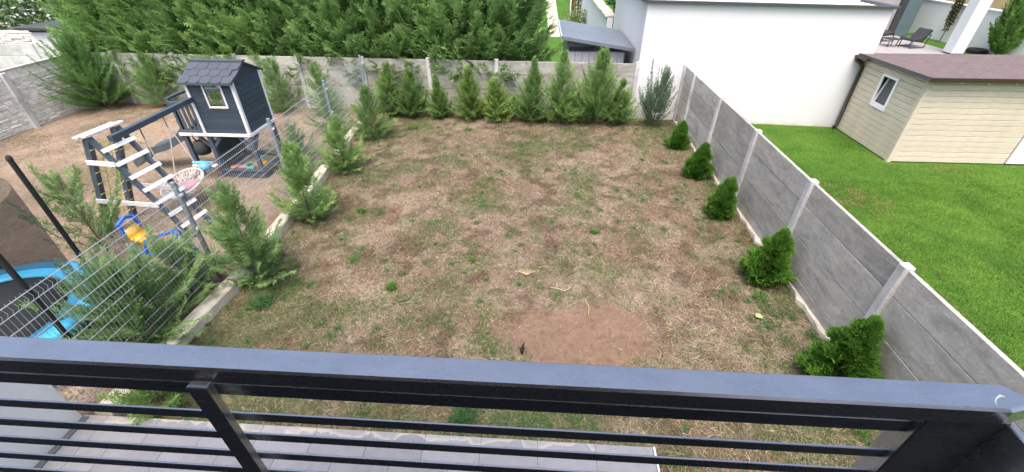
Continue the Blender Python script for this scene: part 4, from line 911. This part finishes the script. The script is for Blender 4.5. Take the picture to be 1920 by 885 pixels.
# ------------------------------------------------------------------ playhouse tower with slide, swing beam and climbing frame
PX0, PX1, PY0, PY1, PZ = -7.68, -6.13, 8.40, 9.38, 1.0
HX0 = -7.12
ps = thing('playhouse_tower', (-6.9, 8.9, 0), 'navy playhouse on stilts with slide, swing beam and white-runged climbing ladder', 'playset')
for x_ in (PX0 + 0.045, HX0 + 0.03, PX1 - 0.05):
    for y_ in (PY0 + 0.045, PY1 - 0.045): obj('leg', MB().cbox(x_ - 0.045, x_ + 0.045, y_ - 0.045, y_ + 0.045, 0.0, PZ - 0.06, 0.006), 'navy_trim', ps)
for x_ in (HX0 + 0.03, PX1 - 0.05):
    for sx in (-1, 1):
        if not (x_ > -6.5 and sx > 0): obj('brace', MB().bar((x_ + sx * 0.02, PY0 + 0.045, 0.68), (x_ + sx * 0.24, PY0 + 0.045, 0.93), 0.06, 0.06), 'navy_trim', ps)
obj('brace', MB().bar((PX1 - 0.05, PY0 + 0.07, 0.66), (PX1 - 0.05, PY0 + 0.3, 0.93), 0.06, 0.06), 'navy_trim', ps)
n = 10
for k in range(n):
    a = PX0 + (PX1 - PX0) * k / n; obj('floor_board', MB().cbox(a + 0.003, a + (PX1 - PX0) / n - 0.003, PY0 + 0.01, PY1 - 0.01, PZ - 0.06, PZ - 0.03, 0.004), 'navy_trim', ps)
obj('platform_beam', MB().cbox(PX0 - 0.02, PX1 + 0.02, PY0 - 0.035, PY0 - 0.003, PZ - 0.03, PZ + 0.035, 0.004), 'white_wood', ps)
obj('platform_beam', MB().cbox(PX1 + 0.003, PX1 + 0.035, PY0 - 0.002, PY1 + 0.02, PZ - 0.03, PZ + 0.035, 0.004), 'white_wood', ps)
# house walls in horizontal boards; window opening left free
EZ, RZ = 2.12, 2.36; nb_ = 10; bh = (EZ - PZ) / nb_
wx0, wx1, wz0, wz1 = -6.745, -6.40, 1.62, 2.06
for k in range(nb_):
    z0, z1 = PZ + k * bh + 0.002, PZ + (k + 1) * bh - 0.002
    if z1 > wz0 and z0 < wz1:
        obj('wall_board', MB().cbox(HX0, wx0, PY0, PY0 + 0.02, z0, z1, 0.004), 'navy', ps); obj('wall_board', MB().cbox(wx1, PX1, PY0, PY0 + 0.02, z0, z1, 0.004), 'navy', ps)
    else: obj('wall_board', MB().cbox(HX0, PX1, PY0, PY0 + 0.02, z0, z1, 0.004), 'navy', ps)
    obj('wall_board', MB().cbox(PX1 - 0.02, PX1, PY0 + 0.021, PY1 - 0.021, z0, z1, 0.004), 'navy', ps)
    if not (1.45 < z0 < 2.0): obj('wall_board', MB().cbox(HX0, PX1, PY1 - 0.02, PY1, z0, z1, 0.004), 'navy', ps)
    else:
        obj('wall_board', MB().cbox(HX0, -6.95, PY1 - 0.02, PY1, z0, z1, 0.004), 'navy', ps); obj('wall_board', MB().cbox(-6.5, PX1, PY1 - 0.02, PY1, z0, z1, 0.004), 'navy', ps)
YR = (PY0 + PY1) / 2
for x_ in (PX1 - 0.02, HX0):
    m = MB(); m.add([(x_, PY0, EZ), (x_, PY1, EZ), (x_, YR, RZ + 0.0), (x_ + 0.02, PY0, EZ), (x_ + 0.02, PY1, EZ), (x_ + 0.02, YR, RZ)], [(0, 1, 2), (5, 4, 3), (0, 3, 4, 1), (1, 4, 5, 2), (2, 5, 3, 0)]); obj('gable', m, 'navy', ps)
for (a, b, c, d) in ((HX0 - 0.02, HX0 + 0.04, PY0 - 0.022, PY0 - 0.001), (PX1 - 0.04, PX1 + 0.02, PY0 - 0.022, PY0 - 0.001), (PX1 + 0.001, PX1 + 0.02, PY0, PY0 + 0.045), (PX1 + 0.001, PX1 + 0.02, PY1 - 0.04, PY1 + 0.01)):
    obj('corner_trim', MB().cbox(a, b, c, d, PZ + 0.036, EZ, 0.003), 'white_wood', ps)
wd = tag(obj('window', MB().cbox(wx0 - 0.035, wx1 + 0.035, PY0 - 0.025, PY0 - 0.001, wz0 - 0.035, wz0, 0.003), 'white_wood', ps))
obj('frame', MB().cbox(wx0 - 0.035, wx1 + 0.035, PY0 - 0.025, PY0 - 0.001, wz1, wz1 + 0.035, 0.003), 'white_wood', wd)
for a in (wx0 - 0.035, wx1): obj('frame', MB().cbox(a, a + 0.035, PY0 - 0.025, PY0 - 0.001, wz0 + 0.001, wz1 - 0.001, 0.003), 'white_wood', wd)
ov = 0.10; sl = (RZ - EZ) / (YR - PY0); ez = EZ - sl * ov * 0.6
rx0, rx1 = HX0 - 0.06, PX1 + 0.07
def roof_slab(sy):
    ye = PY0 - ov if sy < 0 else PY1 + ov; ze = RZ + 0.015 - sl * abs(ye - YR)
    m = MB(); m.hexa([(rx0, ye, ze), (rx1, ye, ze), (rx1, YR, RZ + 0.015), (rx0, YR, RZ + 0.015), (rx0, ye, ze + 0.025), (rx1, ye, ze + 0.025), (rx1, YR, RZ + 0.04), (rx0, YR, RZ + 0.04)]); return obj('roof', m, 'shingle', ps), ye, ze
rfo, ye, ze = roof_slab(-1); roof_slab(1)
slen = math.hypot(YR - ye, RZ + 0.015 - ze); ang = math.atan2(RZ + 0.015 - ze, YR - ye)
nsh = 5; swd = (rx1 - rx0) / nsh; rowh = slen / 3.2
m = MB(); prof = [(-swd / 2 + 0.004, rowh * 1.1), (-swd / 2 + 0.004, 0.05)] + [(-(swd / 2 - 0.004) * math.cos(a), 0.05 - 0.05 * math.sin(a)) for a in np.linspace(0.35, math.pi - 0.35, 6)] + [(swd / 2 - 0.004, 0.05), (swd / 2 - 0.004, rowh * 1.1)]
k = len(prof); m.add([(a, b, 0.0) for a, b in prof] + [(a, b, 0.007 - 0.006 * b / rowh) for a, b in prof], [tuple(range(k)), tuple(range(2 * k - 1, k - 1, -1))] + [(i, (i + 1) % k, k + (i + 1) % k, k + i) for i in range(k)])
sh_me = smesh('shingle', m, 'shingle')
for row in range(3):
    for c in range(nsh if row % 2 == 0 else nsh - 1):
        s = row * rowh * 0.97 + 0.0; xx = rx0 + swd * (c + 0.5 + (0.5 if row % 2 else 0))
        h_ = 0.028 + 0.004
        inst('shingle', sh_me, (xx, ye + math.cos(ang) * s - math.sin(ang) * h_ - 0.01, ze + math.sin(ang) * s + math.cos(ang) * h_), rfo, rot=(ang, 0, 0))
obj('ridge_cap', MB().bar((rx0 - 0.005, YR, RZ + 0.05), (rx1 + 0.005, YR, RZ + 0.05), 0.12, 0.03), 'shingle', ps)
obj('fascia', MB().bar((rx0, ye - 0.012, ze + 0.012), (rx1, ye - 0.012, ze + 0.012), 0.018, 0.04), 'navy_trim', ps)
# porch railing with balusters
obj('top_rail', MB().cbox(PX0, HX0 - 0.022, PY0 - 0.01, PY0 + 0.05, 1.62, 1.70, 0.006), 'navy_trim', ps)
obj('lower_rail', MB().cbox(PX0, HX0 - 0.022, PY0 + 0.0, PY0 + 0.035, 1.04, 1.09, 0.006), 'navy_trim', ps)
for k in range(5): a = PX0 + 0.03 + k * 0.105; obj('baluster', MB().cbox(a, a + 0.055, PY0 + 0.005, PY0 + 0.03, 1.091, 1.619, 0.004), 'navy_trim', ps)
for y_ in (PY0 + 0.09, PY1 - 0.05): obj('porch_post', MB().cbox(PX0 - 0.001, PX0 + 0.06, y_ - 0.03, y_ + 0.03, PZ - 0.02, 1.72, 0.006), 'navy_trim', ps)
obj('side_rail', MB().cbox(PX0 - 0.03, PX0 + 0.04, PY0 + 0.02, PY1 - 0.02, 1.721, 1.77, 0.006), 'navy_trim', ps)
obj('side_rail', MB().cbox(PX0, HX0 - 0.01, PY1 - 0.06, PY1, 1.64, 1.71, 0.006), 'navy_trim', ps)
obj('grab_bar', MB().cbox(PX0 - 0.04, PX0 - 0.002, PY1 - 0.10, PY1 - 0.05, 1.35, 1.72, 0.006), 'white_wood', ps)
# sand box under the house
for a, b, c, d in ((HX0, PX1, PY0 - 0.01, PY0 + 0.03), (HX0, PX1, PY1 - 0.03, PY1 + 0.01), (HX0, HX0 + 0.04, PY0 + 0.03, PY1 - 0.03), (PX1 - 0.04, PX1, PY0 + 0.03, PY1 - 0.03)): obj('sandbox_board', MB().cbox(a - 0.01, b + 0.02, c, d, 0.0, 0.16, 0.006), 'navy_trim', ps)
obj('sandbox_board', MB().cbox(HX0 - 0.04, PX1 + 0.05, PY0 - 0.05, PY0 + 0.06, 0.161, 0.185, 0.004), 'navy_trim', ps); obj('sandbox_board', MB().cbox(PX1 - 0.06, PX1 + 0.05, PY0 + 0.061, PY1 - 0.0, 0.161, 0.185, 0.004), 'navy_trim', ps)
obj('sandbox_board', MB().cbox(HX0 - 0.04, PX1 + 0.3, PY1 + 0.03, PY1 + 0.14, 0.10, 0.16, 0.004), 'navy_trim', ps)
sx_, sy_, sf = grid_mesh(HX0 + 0.03, PX1 - 0.02, PY0 + 0.03, PY1 - 0.02, 0.05); sz = 0.09 + 0.09 * np.exp(-((sx_ + 6.6) ** 2 + (sy_ - 9.0) ** 2) / 0.06) + 0.03 * vnoise(sx_ * 8, sy_ * 8, 55)
o = inst('sand', np_mesh('sand', np.c_[sx_, sy_, sz], sf, None, 'sand'), (0, 0, 0), ps); o.location = (6.9, -8.9, 0)
for k in range(8):   # dark side screen of the sand box
    z = 0.19 + k * 0.075; obj('screen_board', MB().cbox(HX0 - 0.005, HX0 + 0.018, PY0 + 0.03, PY1 - 0.05, z, z + 0.072, 0.004), 'navy', ps)
obj('bench_board', MB().cbox(PX0 - 0.02, HX0 - 0.05, PY1 - 0.45, PY1 - 0.1, 0.52, 0.56, 0.006), 'patio', ps)
obj('step_board', MB().cbox(PX0 + 0.06, HX0 + 0.04, PY0 - 0.16, PY0 - 0.05, 0.30, 0.34, 0.006), 'white_wood', ps)
# slide
m = MB(); m.smooth = False; S = 18
pts = []
for i in range(S + 1):
    t_ = i / S; xx = PX0 - 0.02 - 1.55 * t_; z = 1.0 - 0.87 * (t_ ** 0.9) - 0.07 * math.sin(t_ * 2 * math.pi) ; z = max(z, 0.13); pts.append((xx, z))
for i in range(S):
    (x0, z0), (x1, z1) = pts[i], pts[i + 1]; ya, yb = 8.50, 8.98
    sec = lambda x_, z_: [(x_, ya, z_ + 0.13), (x_, ya + 0.035, z_ + 0.13), (x_, ya + 0.07, z_ + 0.01), (x_, yb - 0.07, z_ + 0.01), (x_, yb - 0.035, z_ + 0.13), (x_, yb, z_ + 0.13), (x_, yb - 0.03, z_ - 0.03), (x_, ya + 0.03, z_ - 0.03)]
    o_ = len(m.v); m.v += sec(x0, z0) + sec(x1, z1)
    for k in range(8): m.f.append((o_ + k, o_ + (k + 1) % 8, o_ + 8 + (k + 1) % 8, o_ + 8 + k))
    if i in (0, S - 1): m.f.append(tuple(o_ + (0 if i == 0 else 8) + k for k in range(8)))
obj('slide', m, 'slide', ps)
# swing beam and climbing frame
obj('swing_beam', MB().bar((-7.03, 6.30, 1.76), (-7.10, 8.39, 1.76), 0.09, 0.09), 'navy_trim', ps)
A1t, A2t = Vector((-7.28, 6.16, 1.80)), Vector((-7.24, 6.66, 1.80)); A1b, A2b = Vector((-7.90, 6.14, 0)), Vector((-7.88, 6.68, 0)); L1b, L2b = Vector((-6.18, 6.02, 0)), Vector((-6.12, 6.47, 0)); L1t, L2t = Vector((-7.20, 6.13, 1.84)), Vector((-7.16, 6.64, 1.84))
for a, b in ((A1b, A1t), (A2b, A2t)): obj('climber_post', MB().bar(a, b, 0.09, 0.09, (0, 1, 0)), 'navy_trim', ps)
for a, b in ((L1b, L1t), (L2b, L2t)): obj('ladder_rail', MB().bar(a, b, 0.05, 0.09, (0, 0, 1)), 'navy_trim', ps)
for k in range(1, 8):
    t_ = 1 - k * 0.125; a = L1b.lerp(L1t, t_); b = L2b.lerp(L2t, t_); up = Vector((0.055, 0, 0.03)); d = (b - a).normalized() * 0.06
    obj('rung', MB().bar(a + up - d, b + up + d, 0.068, 0.022, (0.85, 0, 0.45)), 'white_wood', ps)
for dx, dz in ((0.02, 0.055), (-0.13, 0.03)): obj('cap_board', MB().bar(L1t + Vector((dx, -0.10, dz)), L2t + Vector((dx, 0.10, dz)), 0.10, 0.024), 'white_wood', ps)
for z, ss_ in ((1.42, -1), (0.68, -1), (0.68, 1)):
    A, Bp = (A1b.lerp(A1t, z / 1.8), L1b.lerp(L1t, z / 1.84)) if ss_ < 0 else (A2b.lerp(A2t, z / 1.8), L2b.lerp(L2t, z / 1.84)); off = Vector((0, ss_ * 0.06, 0)); e_ = Vector((0.05, 0, 0))
    obj('cross_board', MB().bar(A + off - e_, Bp + off + e_, 0.022, 0.08), 'white_wood', ps)
nr = MB()
for k in range(8):
    t_ = 0.1 + k * 0.115; a = A1b.lerp(A1t, t_); b = A2b.lerp(A2t, t_); nr.tube([a, a.lerp(b, 0.5) + Vector((0, 0, -0.05)), b], 0.009, 5)
    for q_ in (a, b): nr.tube([q_ + Vector((0.055, -0.05, 0)), q_ + Vector((0.055, 0.05, 0.0))], 0.010, 5)
for u in (0.33, 0.66): nr.tube([A1b.lerp(A2b, u) + Vector((0.03, 0, 0.1)), A1t.lerp(A2t, u) + Vector((0, 0, -0.1))], 0.008, 5)
obj('rope_net', nr, 'rope_yellow', ps)
hk = MB(); hk.tube([(-7.06, 6.92, 1.72), (-7.06, 6.92, 1.50)], 0.012, 6); hk.tube([(-7.08, 7.52, 1.72), (-7.08, 7.52, 1.50)], 0.012, 6); obj('swing_hook', hk, 'fence_metal', ps)
# basket swing
bs = thing('basket_swing', (-6.98, 7.15, 0.4), 'white rope basket swing hanging below the swing beam', 'swing')
cx_, cy_, cz_ = -6.98, 7.15, 0.50; ra, rb = 0.34, 0.44
rim = [(cx_ + ra * math.cos(a), cy_ + rb * math.sin(a), cz_ + 0.10 * math.sin(a)) for a in np.linspace(0, 2 * math.pi, 25)]
m = MB(); m.tube(rim, 0.02, 6, False); obj('rim', m, 'rope_white', bs)
m = MB(); r = random.Random(3)
for k in range(30):
    a = r.random() * 6.28; b = a + r.uniform(1.6, 4.4); P0 = Vector((cx_ + ra * math.cos(a), cy_ + rb * math.sin(a), cz_ + 0.1 * math.sin(a))); P1 = Vector((cx_ + ra * math.cos(b), cy_ + rb * math.sin(b), cz_ + 0.1 * math.sin(b)))
    mid = (P0 + P1) / 2 + Vector((0, 0, -0.16)); m.tube([P0, P0.lerp(mid, 0.55) + Vector((0, 0, -0.05)), mid, P1.lerp(mid, 0.55) + Vector((0, 0, -0.05)), P1], 0.008, 4)
for k in range(14):
    a = k * 0.449; m.tube([(cx_ + ra * math.cos(a), cy_ + rb * math.sin(a), cz_ + 0.1 * math.sin(a)), (cx_ + ra * .8 * math.cos(a + .1), cy_ + rb * .8 * math.sin(a + .1), cz_ - 0.16 + 0.05 * math.sin(a))], 0.008, 4)
obj('rope_net', m, 'rope_white', bs)
for yt, aa in ((6.92, (3.6, 5.2)), (7.52, (1.2, 2.6))):
    for a in aa: obj('rope', MB().tube([(-7.06, yt, 1.50), (cx_ + ra * math.cos(a), cy_ + rb * math.sin(a), cz_ + 0.1 * math.sin(a))], 0.010, 5), 'rope_white', bs)
def blob(name, x_, y_, z_, rx, ry_, rz, mat, lb, cat, seed, grp=None):
    bm = bmesh.new(); bmesh.ops.create_icosphere(bm, subdivisions=2, radius=1); r = np.random.default_rng(seed)
    for v in bm.verts:
        d = 0.8 + 0.4 * float(vnoise(v.co.x * 1.6 + 7, v.co.y * 1.6 + v.co.z * 1.3 + 7, seed, 3)); v.co = Vector((v.co.x * rx * d, v.co.y * ry_ * d, v.co.z * rz * d))
    me_ = bpy.data.meshes.new(name); bm.to_mesh(me_); bm.free(); me_.materials.append(M[mat]); me_.polygons.foreach_set('use_smooth', [True] * len(me_.polygons))
    return tag(inst(name, me_, (x_, y_, z_)), lb, cat, grp)
blob('crumpled_blanket', -6.92, 7.2, 0.42, 0.17, 0.22, 0.07, 'pink', 'crumpled pink and white blanket lying in the basket swing', 'blanket', 61)
blob('blue_cushion', -6.93, 7.80, 0.55, 0.12, 0.14, 0.10, 'light_blue', 'crumpled light blue bag beside the basket swing', 'bag', 62)
m = MB(); m.tube([(-7.62, 8.30, 0.375), (-7.35, 8.28, 0.39), (-7.16, 8.31, 0.375)], [0.03, 0.045, 0.03], 8); tag(obj('blue_toy', m, 'light_blue'), 'light blue toy lying on the white step board', 'toy')
# black bag hanging under the porch
bg = thing('hanging_bag', (-7.4, 8.45, 0.4), 'black bag with straps hanging under the porch', 'bag')
m = MB(); m.smooth = True; m.lathe([(0.02, 0.34), (0.13, 0.30), (0.16, 0.15), (0.14, 0.02), (0.03, 0.0)], (-7.42, 8.5, 0.50), 12); obj('body', m, 'charcoal', bg)
obj('strap', MB().tube([(-7.45, 8.46, 0.80), (-7.43, 8.38, 0.93), (-7.40, 8.37, 1.02)], 0.014, 5), 'charcoal', bg); obj('strap', MB().tube([(-7.55, 8.46, 0.72), (-7.64, 8.42, 0.85), (-7.66, 8.40, 0.95)], 0.014, 5), 'charcoal', bg)
# toys in the sand box
GT = 'toys in the sand box'
def bucket(x_, y_, z_, mat, lb, tilt):
    t = thing('toy_bucket', (x_, y_, z_), lb, 'toy bucket', GT)
    m = MB(); m.smooth = True; m.lathe([(0.0, 0.0), (0.06, 0.0), (0.085, 0.13), (0.075, 0.13), (0.052, 0.01), (0.0, 0.01)], (0, 0, 0), 16); o = bpy.data.objects.new('body', smesh('body', m, mat)); COL.objects.link(o); o.parent = t
    m = MB(); m.tube([(0.08 * math.cos(a), 0.0, 0.12 + 0.09 * math.sin(a)) for a in np.linspace(0, math.pi, 9)], 0.005, 5); o = bpy.data.objects.new('handle', smesh('handle', m, 'white_pvc')); COL.objects.link(o); o.parent = t
    t.rotation_euler = tilt
bucket(-6.52, 8.62, 0.20, 'teal', 'green toy bucket lying on its side in the sand box', (R(80), 0, R(20)))
bucket(-6.42, 8.86, 0.17, 'light_blue', 'light blue toy bucket standing in the sand box', (R(15), 0, 0))
m = MB(); m.cbox(-6.40, -6.18, 8.58, 8.76, 0.15, 0.27, 0.03); m.cbox(-6.36, -6.24, 8.62, 8.72, 0.268, 0.32, 0.02); tag(obj('toy_truck', m, 'yellow'), 'yellow toy truck in the right of the sand box', 'toy', GT)
m = MB(); m.cbox(-6.98, -6.85, 8.50, 8.62, 0.13, 0.19, 0.02); tag(obj('sand_mould', m, 'orange'), 'orange sand mould in the left front corner of the sand box', 'toy', GT)
m = MB(); m.cbox(-6.96, -6.88, 8.78, 8.92, 0.13, 0.2, 0.02); tag(obj('toy_block', m, 'purple'), 'dark purple toy block by the sand box side screen', 'toy', GT)
m = MB(); m.tube([(-6.8, 8.6, 0.16), (-6.62, 8.56, 0.17)], [0.015, 0.03], 6); tag(obj('toy_shovel', m, 'pink'), 'pink toy shovel in the front of the sand box', 'toy', GT)
m = MB(); m.tube([(-6.30, 6.95, 0.05), (-6.18, 6.96, 0.07), (-6.05, 6.94, 0.05)], [0.025, 0.045, 0.02], 8); tag(obj('orange_toy', m, 'orange'), 'orange toy lying on the ground between fence and swing', 'toy')

# ------------------------------------------------------------------ ride-on toys behind the fence
rt_ = thing('rocking_seat', (-6.55, 5.6, 0), 'yellow plastic rocking seat with blue backrest behind the fence', 'ride-on toy')
m = MB(); m.smooth = True
prof = [(-0.22, 0.44), (-0.20, 0.28), (-0.08, 0.22), (0.10, 0.23), (0.24, 0.32)]
for i in range(4):
    (a, za), (b, zb2) = prof[i], prof[i + 1]; w0, w1 = 0.15 - 0.01 * i, 0.15 - 0.01 * (i + 1); t0 = Vector((-6.55, 5.6, 0))
    m.hexa([t0 + Vector((a, -w0, za)), t0 + Vector((b, -w1, zb2)), t0 + Vector((b, w1, zb2)), t0 + Vector((a, w0, za)), t0 + Vector((a, -w0, za + 0.07)), t0 + Vector((b, -w1, zb2 + 0.07)), t0 + Vector((b, w1, zb2 + 0.07)), t0 + Vector((a, w0, za + 0.07))])
obj('seat', m, 'yellow', rt_)
obj('backrest', MB().tube([(-6.79, 5.45, 0.42), (-6.82, 5.46, 0.62), (-6.80, 5.60, 0.68), (-6.78, 5.74, 0.62), (-6.77, 5.75, 0.42)], 0.035, 8), 'blue', rt_)
for s in (-0.14, 0.14): obj('rocker', MB().tube([(-6.85, 5.6 + s, 0.16), (-6.70, 5.6 + s, 0.06), (-6.45, 5.6 + s, 0.04), (-6.25, 5.6 + s, 0.14)], 0.03, 7), 'blue', rt_)
hf = thing('toy_push_frame', (-5.95, 5.2, 0), 'blue plastic toy frame with crossbar behind the fence', 'ride-on toy')
obj('handle', MB().tube([(-6.15, 5.02, 0.10), (-6.10, 5.05, 0.42), (-6.05, 5.08, 0.60), (-5.90, 5.30, 0.60), (-5.80, 5.42, 0.58), (-5.74, 5.46, 0.35), (-5.72, 5.5, 0.08)], 0.032, 8), 'blue', hf)
obj('crossbar', MB().tube([(-5.80, 5.40, 0.57), (-5.76, 5.20, 0.42), (-5.72, 5.06, 0.30)], 0.035, 8), 'blue', hf); obj('foot', MB().tube([(-5.86, 5.02, 0.31), (-5.60, 5.06, 0.28)], 0.04, 8), 'blue', hf)
obj('leg', MB().tube([(-5.73, 5.05, 0.30), (-5.73, 5.05, 0.02)], 0.03, 8), 'blue', hf)
tt = thing('toy_truck', (-6.7, 4.78, 0.0), 'yellow toy truck on the ground between trampoline and conifer', 'toy')
obj('body', MB().cbox(-6.92, -6.58, 4.70, 4.92, 0.07, 0.19, 0.03), 'yellow', tt); obj('cab', MB().cbox(-6.72, -6.60, 4.72, 4.90, 0.192, 0.30, 0.03), 'yellow', tt)
for a in (-6.84, -6.66):
    for b in (4.68, 4.925): obj('wheel', MB().tube([(a, b - 0.02, 0.05), (a, b + 0.02, 0.05)], 0.055, 12), 'rubber', tt)

# ------------------------------------------------------------------ trampoline
TC = (-6.75, 3.28); TZ = 0.62; TR = 1.2
tr = thing('trampoline', (TC[0], TC[1], 0), 'round trampoline with blue pad and dark safety net at lower left', 'trampoline')
m = MB(); m.smooth = True; m.lathe([(0.02, 0.0), (TR - 0.24, 0.0), (TR - 0.24, -0.01), (0.02, -0.01)], (TC[0], TC[1], TZ), 48, True); obj('jump_mat', m, 'black_mat', tr)
m = MB(); m.smooth = True; m.lathe([(TR - 0.34, 0.015), (TR - 0.27, 0.04), (TR - 0.06, 0.045), (TR + 0.01, 0.03), (TR + 0.015, -0.10), (TR, -0.10), (TR - 0.005, 0.005), (TR - 0.33, 0.0)], (TC[0], TC[1], TZ), 48, True); obj('safety_pad', m, 'blue_pad', tr)
m = MB(); m.smooth = True; m.lathe([(TR - 0.02 + 0.02 * math.cos(a), -0.03 + 0.02 * math.sin(a)) for a in np.linspace(0, 2 * math.pi, 9)[:-1]], (TC[0], TC[1], TZ), 40, True); obj('frame_ring', m, 'fence_metal', tr)
for d in (-5, 79, 127, 190, 270):
    a = R(d); x_, y_ = TC[0] + (TR + 0.05) * math.cos(a), TC[1] + (TR + 0.05) * math.sin(a)
    p_ = obj('pole', MB().tube([(x_, y_, 0.25), (x_, y_, 2.25)], 0.03, 10), 'black_foam', tr); obj('pole_cap', MB().lathe([(0.0, 0.05), (0.025, 0.03), (0.034, 0.0), (0.034, -0.02)], (x_, y_, 2.25), 10), 'rubber', p_)
    x2, y2 = TC[0] + TR * 0.97 * math.cos(a), TC[1] + TR * 0.97 * math.sin(a); obj('leg', MB().tube([(x2, y2, TZ - 0.05), (x2, y2, 0.02)], 0.02, 8), 'fence_metal', tr)
m = MB(); m.smooth = True; rn = TR - 0.18; m.lathe([(rn, 0.03), (rn, 0.55), (rn, 1.05), (rn, 1.5)], (TC[0], TC[1], TZ), 48); obj('safety_net', m, 'net', tr)

# ------------------------------------------------------------------ terrace below the balcony and the white party wall
ter = empty('terrace', (-1.75, 1.5, 0)); tag(ter, kind='structure')
TX0, TX1 = -4.86, 1.33
obj('bed', MB().box(TX0 - 0.02, TX1 - 0.012, -1.0, 2.49, -0.1, 0.088), 'grout', ter)
tm_full = smesh('tile', MB().cbox(-0.2988, 0.2988, -0.1488, 0.1488, -0.012, 0.0, 0.003), 'tile'); tm_half = smesh('tile', MB().cbox(-0.1488, 0.1488, -0.1488, 0.1488, -0.012, 0.0, 0.003), 'tile')
for row in range(8):
    yc = 2.352 - row * 0.30; xr = TX1 - 0.015; first = True
    while xr > TX0 + 0.05:
        half = (first and row % 2 == 1) or (xr - 0.6 < TX0 - 0.02); w_ = 0.3 if half else 0.6
        o = inst('tile', tm_half if half else tm_full, (xr - w_ / 2, yc, 0.101), ter); o['edge_stain'] = 1.0 if (row == 0 and not (first)) else 0.0
        xr -= w_; first = False
obj('edge_trim', MB().cbox(TX1 - 0.008, TX1 + 0.012, -1.0, 2.505, 0.02, 0.106, 0.002), 'white_pvc', ter)
pw = thing('party_wall', (-5.0, 0.8, 0), 'white rendered party wall beside the terrace with dark plinth', 'wall')
obj('wall', MB().cbox(-5.18, -4.955, -1.5, 2.47, -0.1, 1.12, 0.004), 'white_wall', pw)
obj('plinth', MB().box(-4.953, -4.885, -1.5, 2.47, -0.1, 0.115), 'plinth', pw)

# ------------------------------------------------------------------ balcony railing in the foreground
m = MB(); m.box(-4.0, 0.82, -1.6, 0.40, 2.72, 2.9); tag(obj('balcony_slab', m, 'dark_render'), kind='structure')
hs = thing('unseen_house', (-2, -4, 0), 'unseen house behind the balcony, added dark to darken the railing faces', 'house')  # out of view, added behind the camera so the railing faces stay dark
obj('wall', MB().box(-5.2, 4.0, -9, -1.62, -0.1, 5.3), 'dark_render', hs); obj('roof', MB().cbox(-5.4, 4.2, -9.2, -1.5, 5.302, 5.45, 0.02), 'flashing', hs); obj('shade_canopy', MB().cbox(-3.4, 1.1, -1.498, 0.05, 5.304, 5.42, 0.02), 'flashing', hs)  # overhang invented to keep sky light off the inner railing faces
obj('unseen_dark_door', MB().cbox(-2.2, 0.4, -1.66, -1.60, 2.92, 5.2, 0.01), 'glass', hs)  # invented door, kept dark for what the railing mirrors
br = thing('balcony_railing', (-0.5, 0.45, 2.9), 'dark anthracite steel balcony railing across the foreground', 'railing')
RZT = 3.9; y0, y1 = 0.432, 0.484; xe = 0.792; ch = 0.022
m = MB()
out = [(-3.2, y0), (xe - 0.052, y0), (xe - 0.052 + 0.0, y0), (xe, y0 + 0.012), (xe, y1 - ch), (xe - ch, y1), (-3.2, y1)]
out = [(-3.2, y0), (xe - 0.045, y0), (xe, y0 + 0.012), (xe, y1 - ch), (xe - ch, y1), (-3.2, y1)]
def prism(m, poly, z0, z1, c=0.004):
    k = len(poly); cxm = sum(p[0] for p in poly) / k; cym = sum(p[1] for p in poly) / k
    ins = [(p[0] + (c if p[0] < cxm else -c), p[1] + (c if p[1] < cym else -c)) for p in poly]
    m.add([(a, b, z0) for a, b in poly] + [(a, b, z1 - c) for a, b in poly] + [(a, b, z1) for a, b in ins],
          [tuple(range(k))[::-1], tuple(range(2 * k, 3 * k))] + [(i, (i + 1) % k, k + (i + 1) % k, k + i) for i in range(k)] + [(k + i, k + (i + 1) % k, 2 * k + (i + 1) % k, 2 * k + i) for i in range(k)])
prism(m, out, RZT - 0.036, RZT); obj('top_rail', m, 'rail', br)
for zc, hh in ((3.818, 0.028), (3.731, 0.02), (3.659, 0.02), (3.586, 0.02), (3.513, 0.02), (3.44, 0.02), (3.367, 0.02), (3.294, 0.02), (3.221, 0.02), (3.148, 0.02), (3.075, 0.02), (3.0, 0.02)):
    obj('slat', MB().cbox(-3.2, 0.66, 0.450, 0.455, zc - hh / 2 - 0.002, zc + hh / 2 + 0.002, 0.001), 'rail', br)
for x_ in (-0.565, -2.2): obj('post', MB().cbox(x_ - 0.018, x_ + 0.018, 0.414, 0.431, 2.6, 3.872, 0.002), 'rail', br)
obj('corner_post', MB().cbox(0.645, 0.775, 0.437, 0.478, 2.6, 3.863, 0.003), 'rail', br)
for a, b in ((-1.6, 0.10), (0.104, 0.436)): obj('side_panel', MB().cbox(0.764, 0.776, a, b, 2.92, 3.86, 0.002), 'rail', br)

tr_ = [o for o in br.children if o.name.startswith('top_rail')][0]
obj('scuff_mark', MB().tube([(0.727, 0.440, 3.9003), (0.731, 0.448, 3.9003), (0.738, 0.454, 3.9003), (0.748, 0.459, 3.9003), (0.752, 0.457, 3.9003)], [0.0006, 0.0009, 0.0012, 0.0022, 0.0018], 5), 'plaster2', tr_)
for k in range(9):
    r_ = random.Random(900 + k); x_ = r_.uniform(-1.0, 0.7); w_ = r_.uniform(0.004, 0.02)
    obj('edge_wear', MB().box(x_, x_ + w_, y0 + 0.0042, y0 + 0.0042 + r_.uniform(0.0004, 0.0009), RZT - 0.0005, RZT + 0.0003), 'patio', tr_)
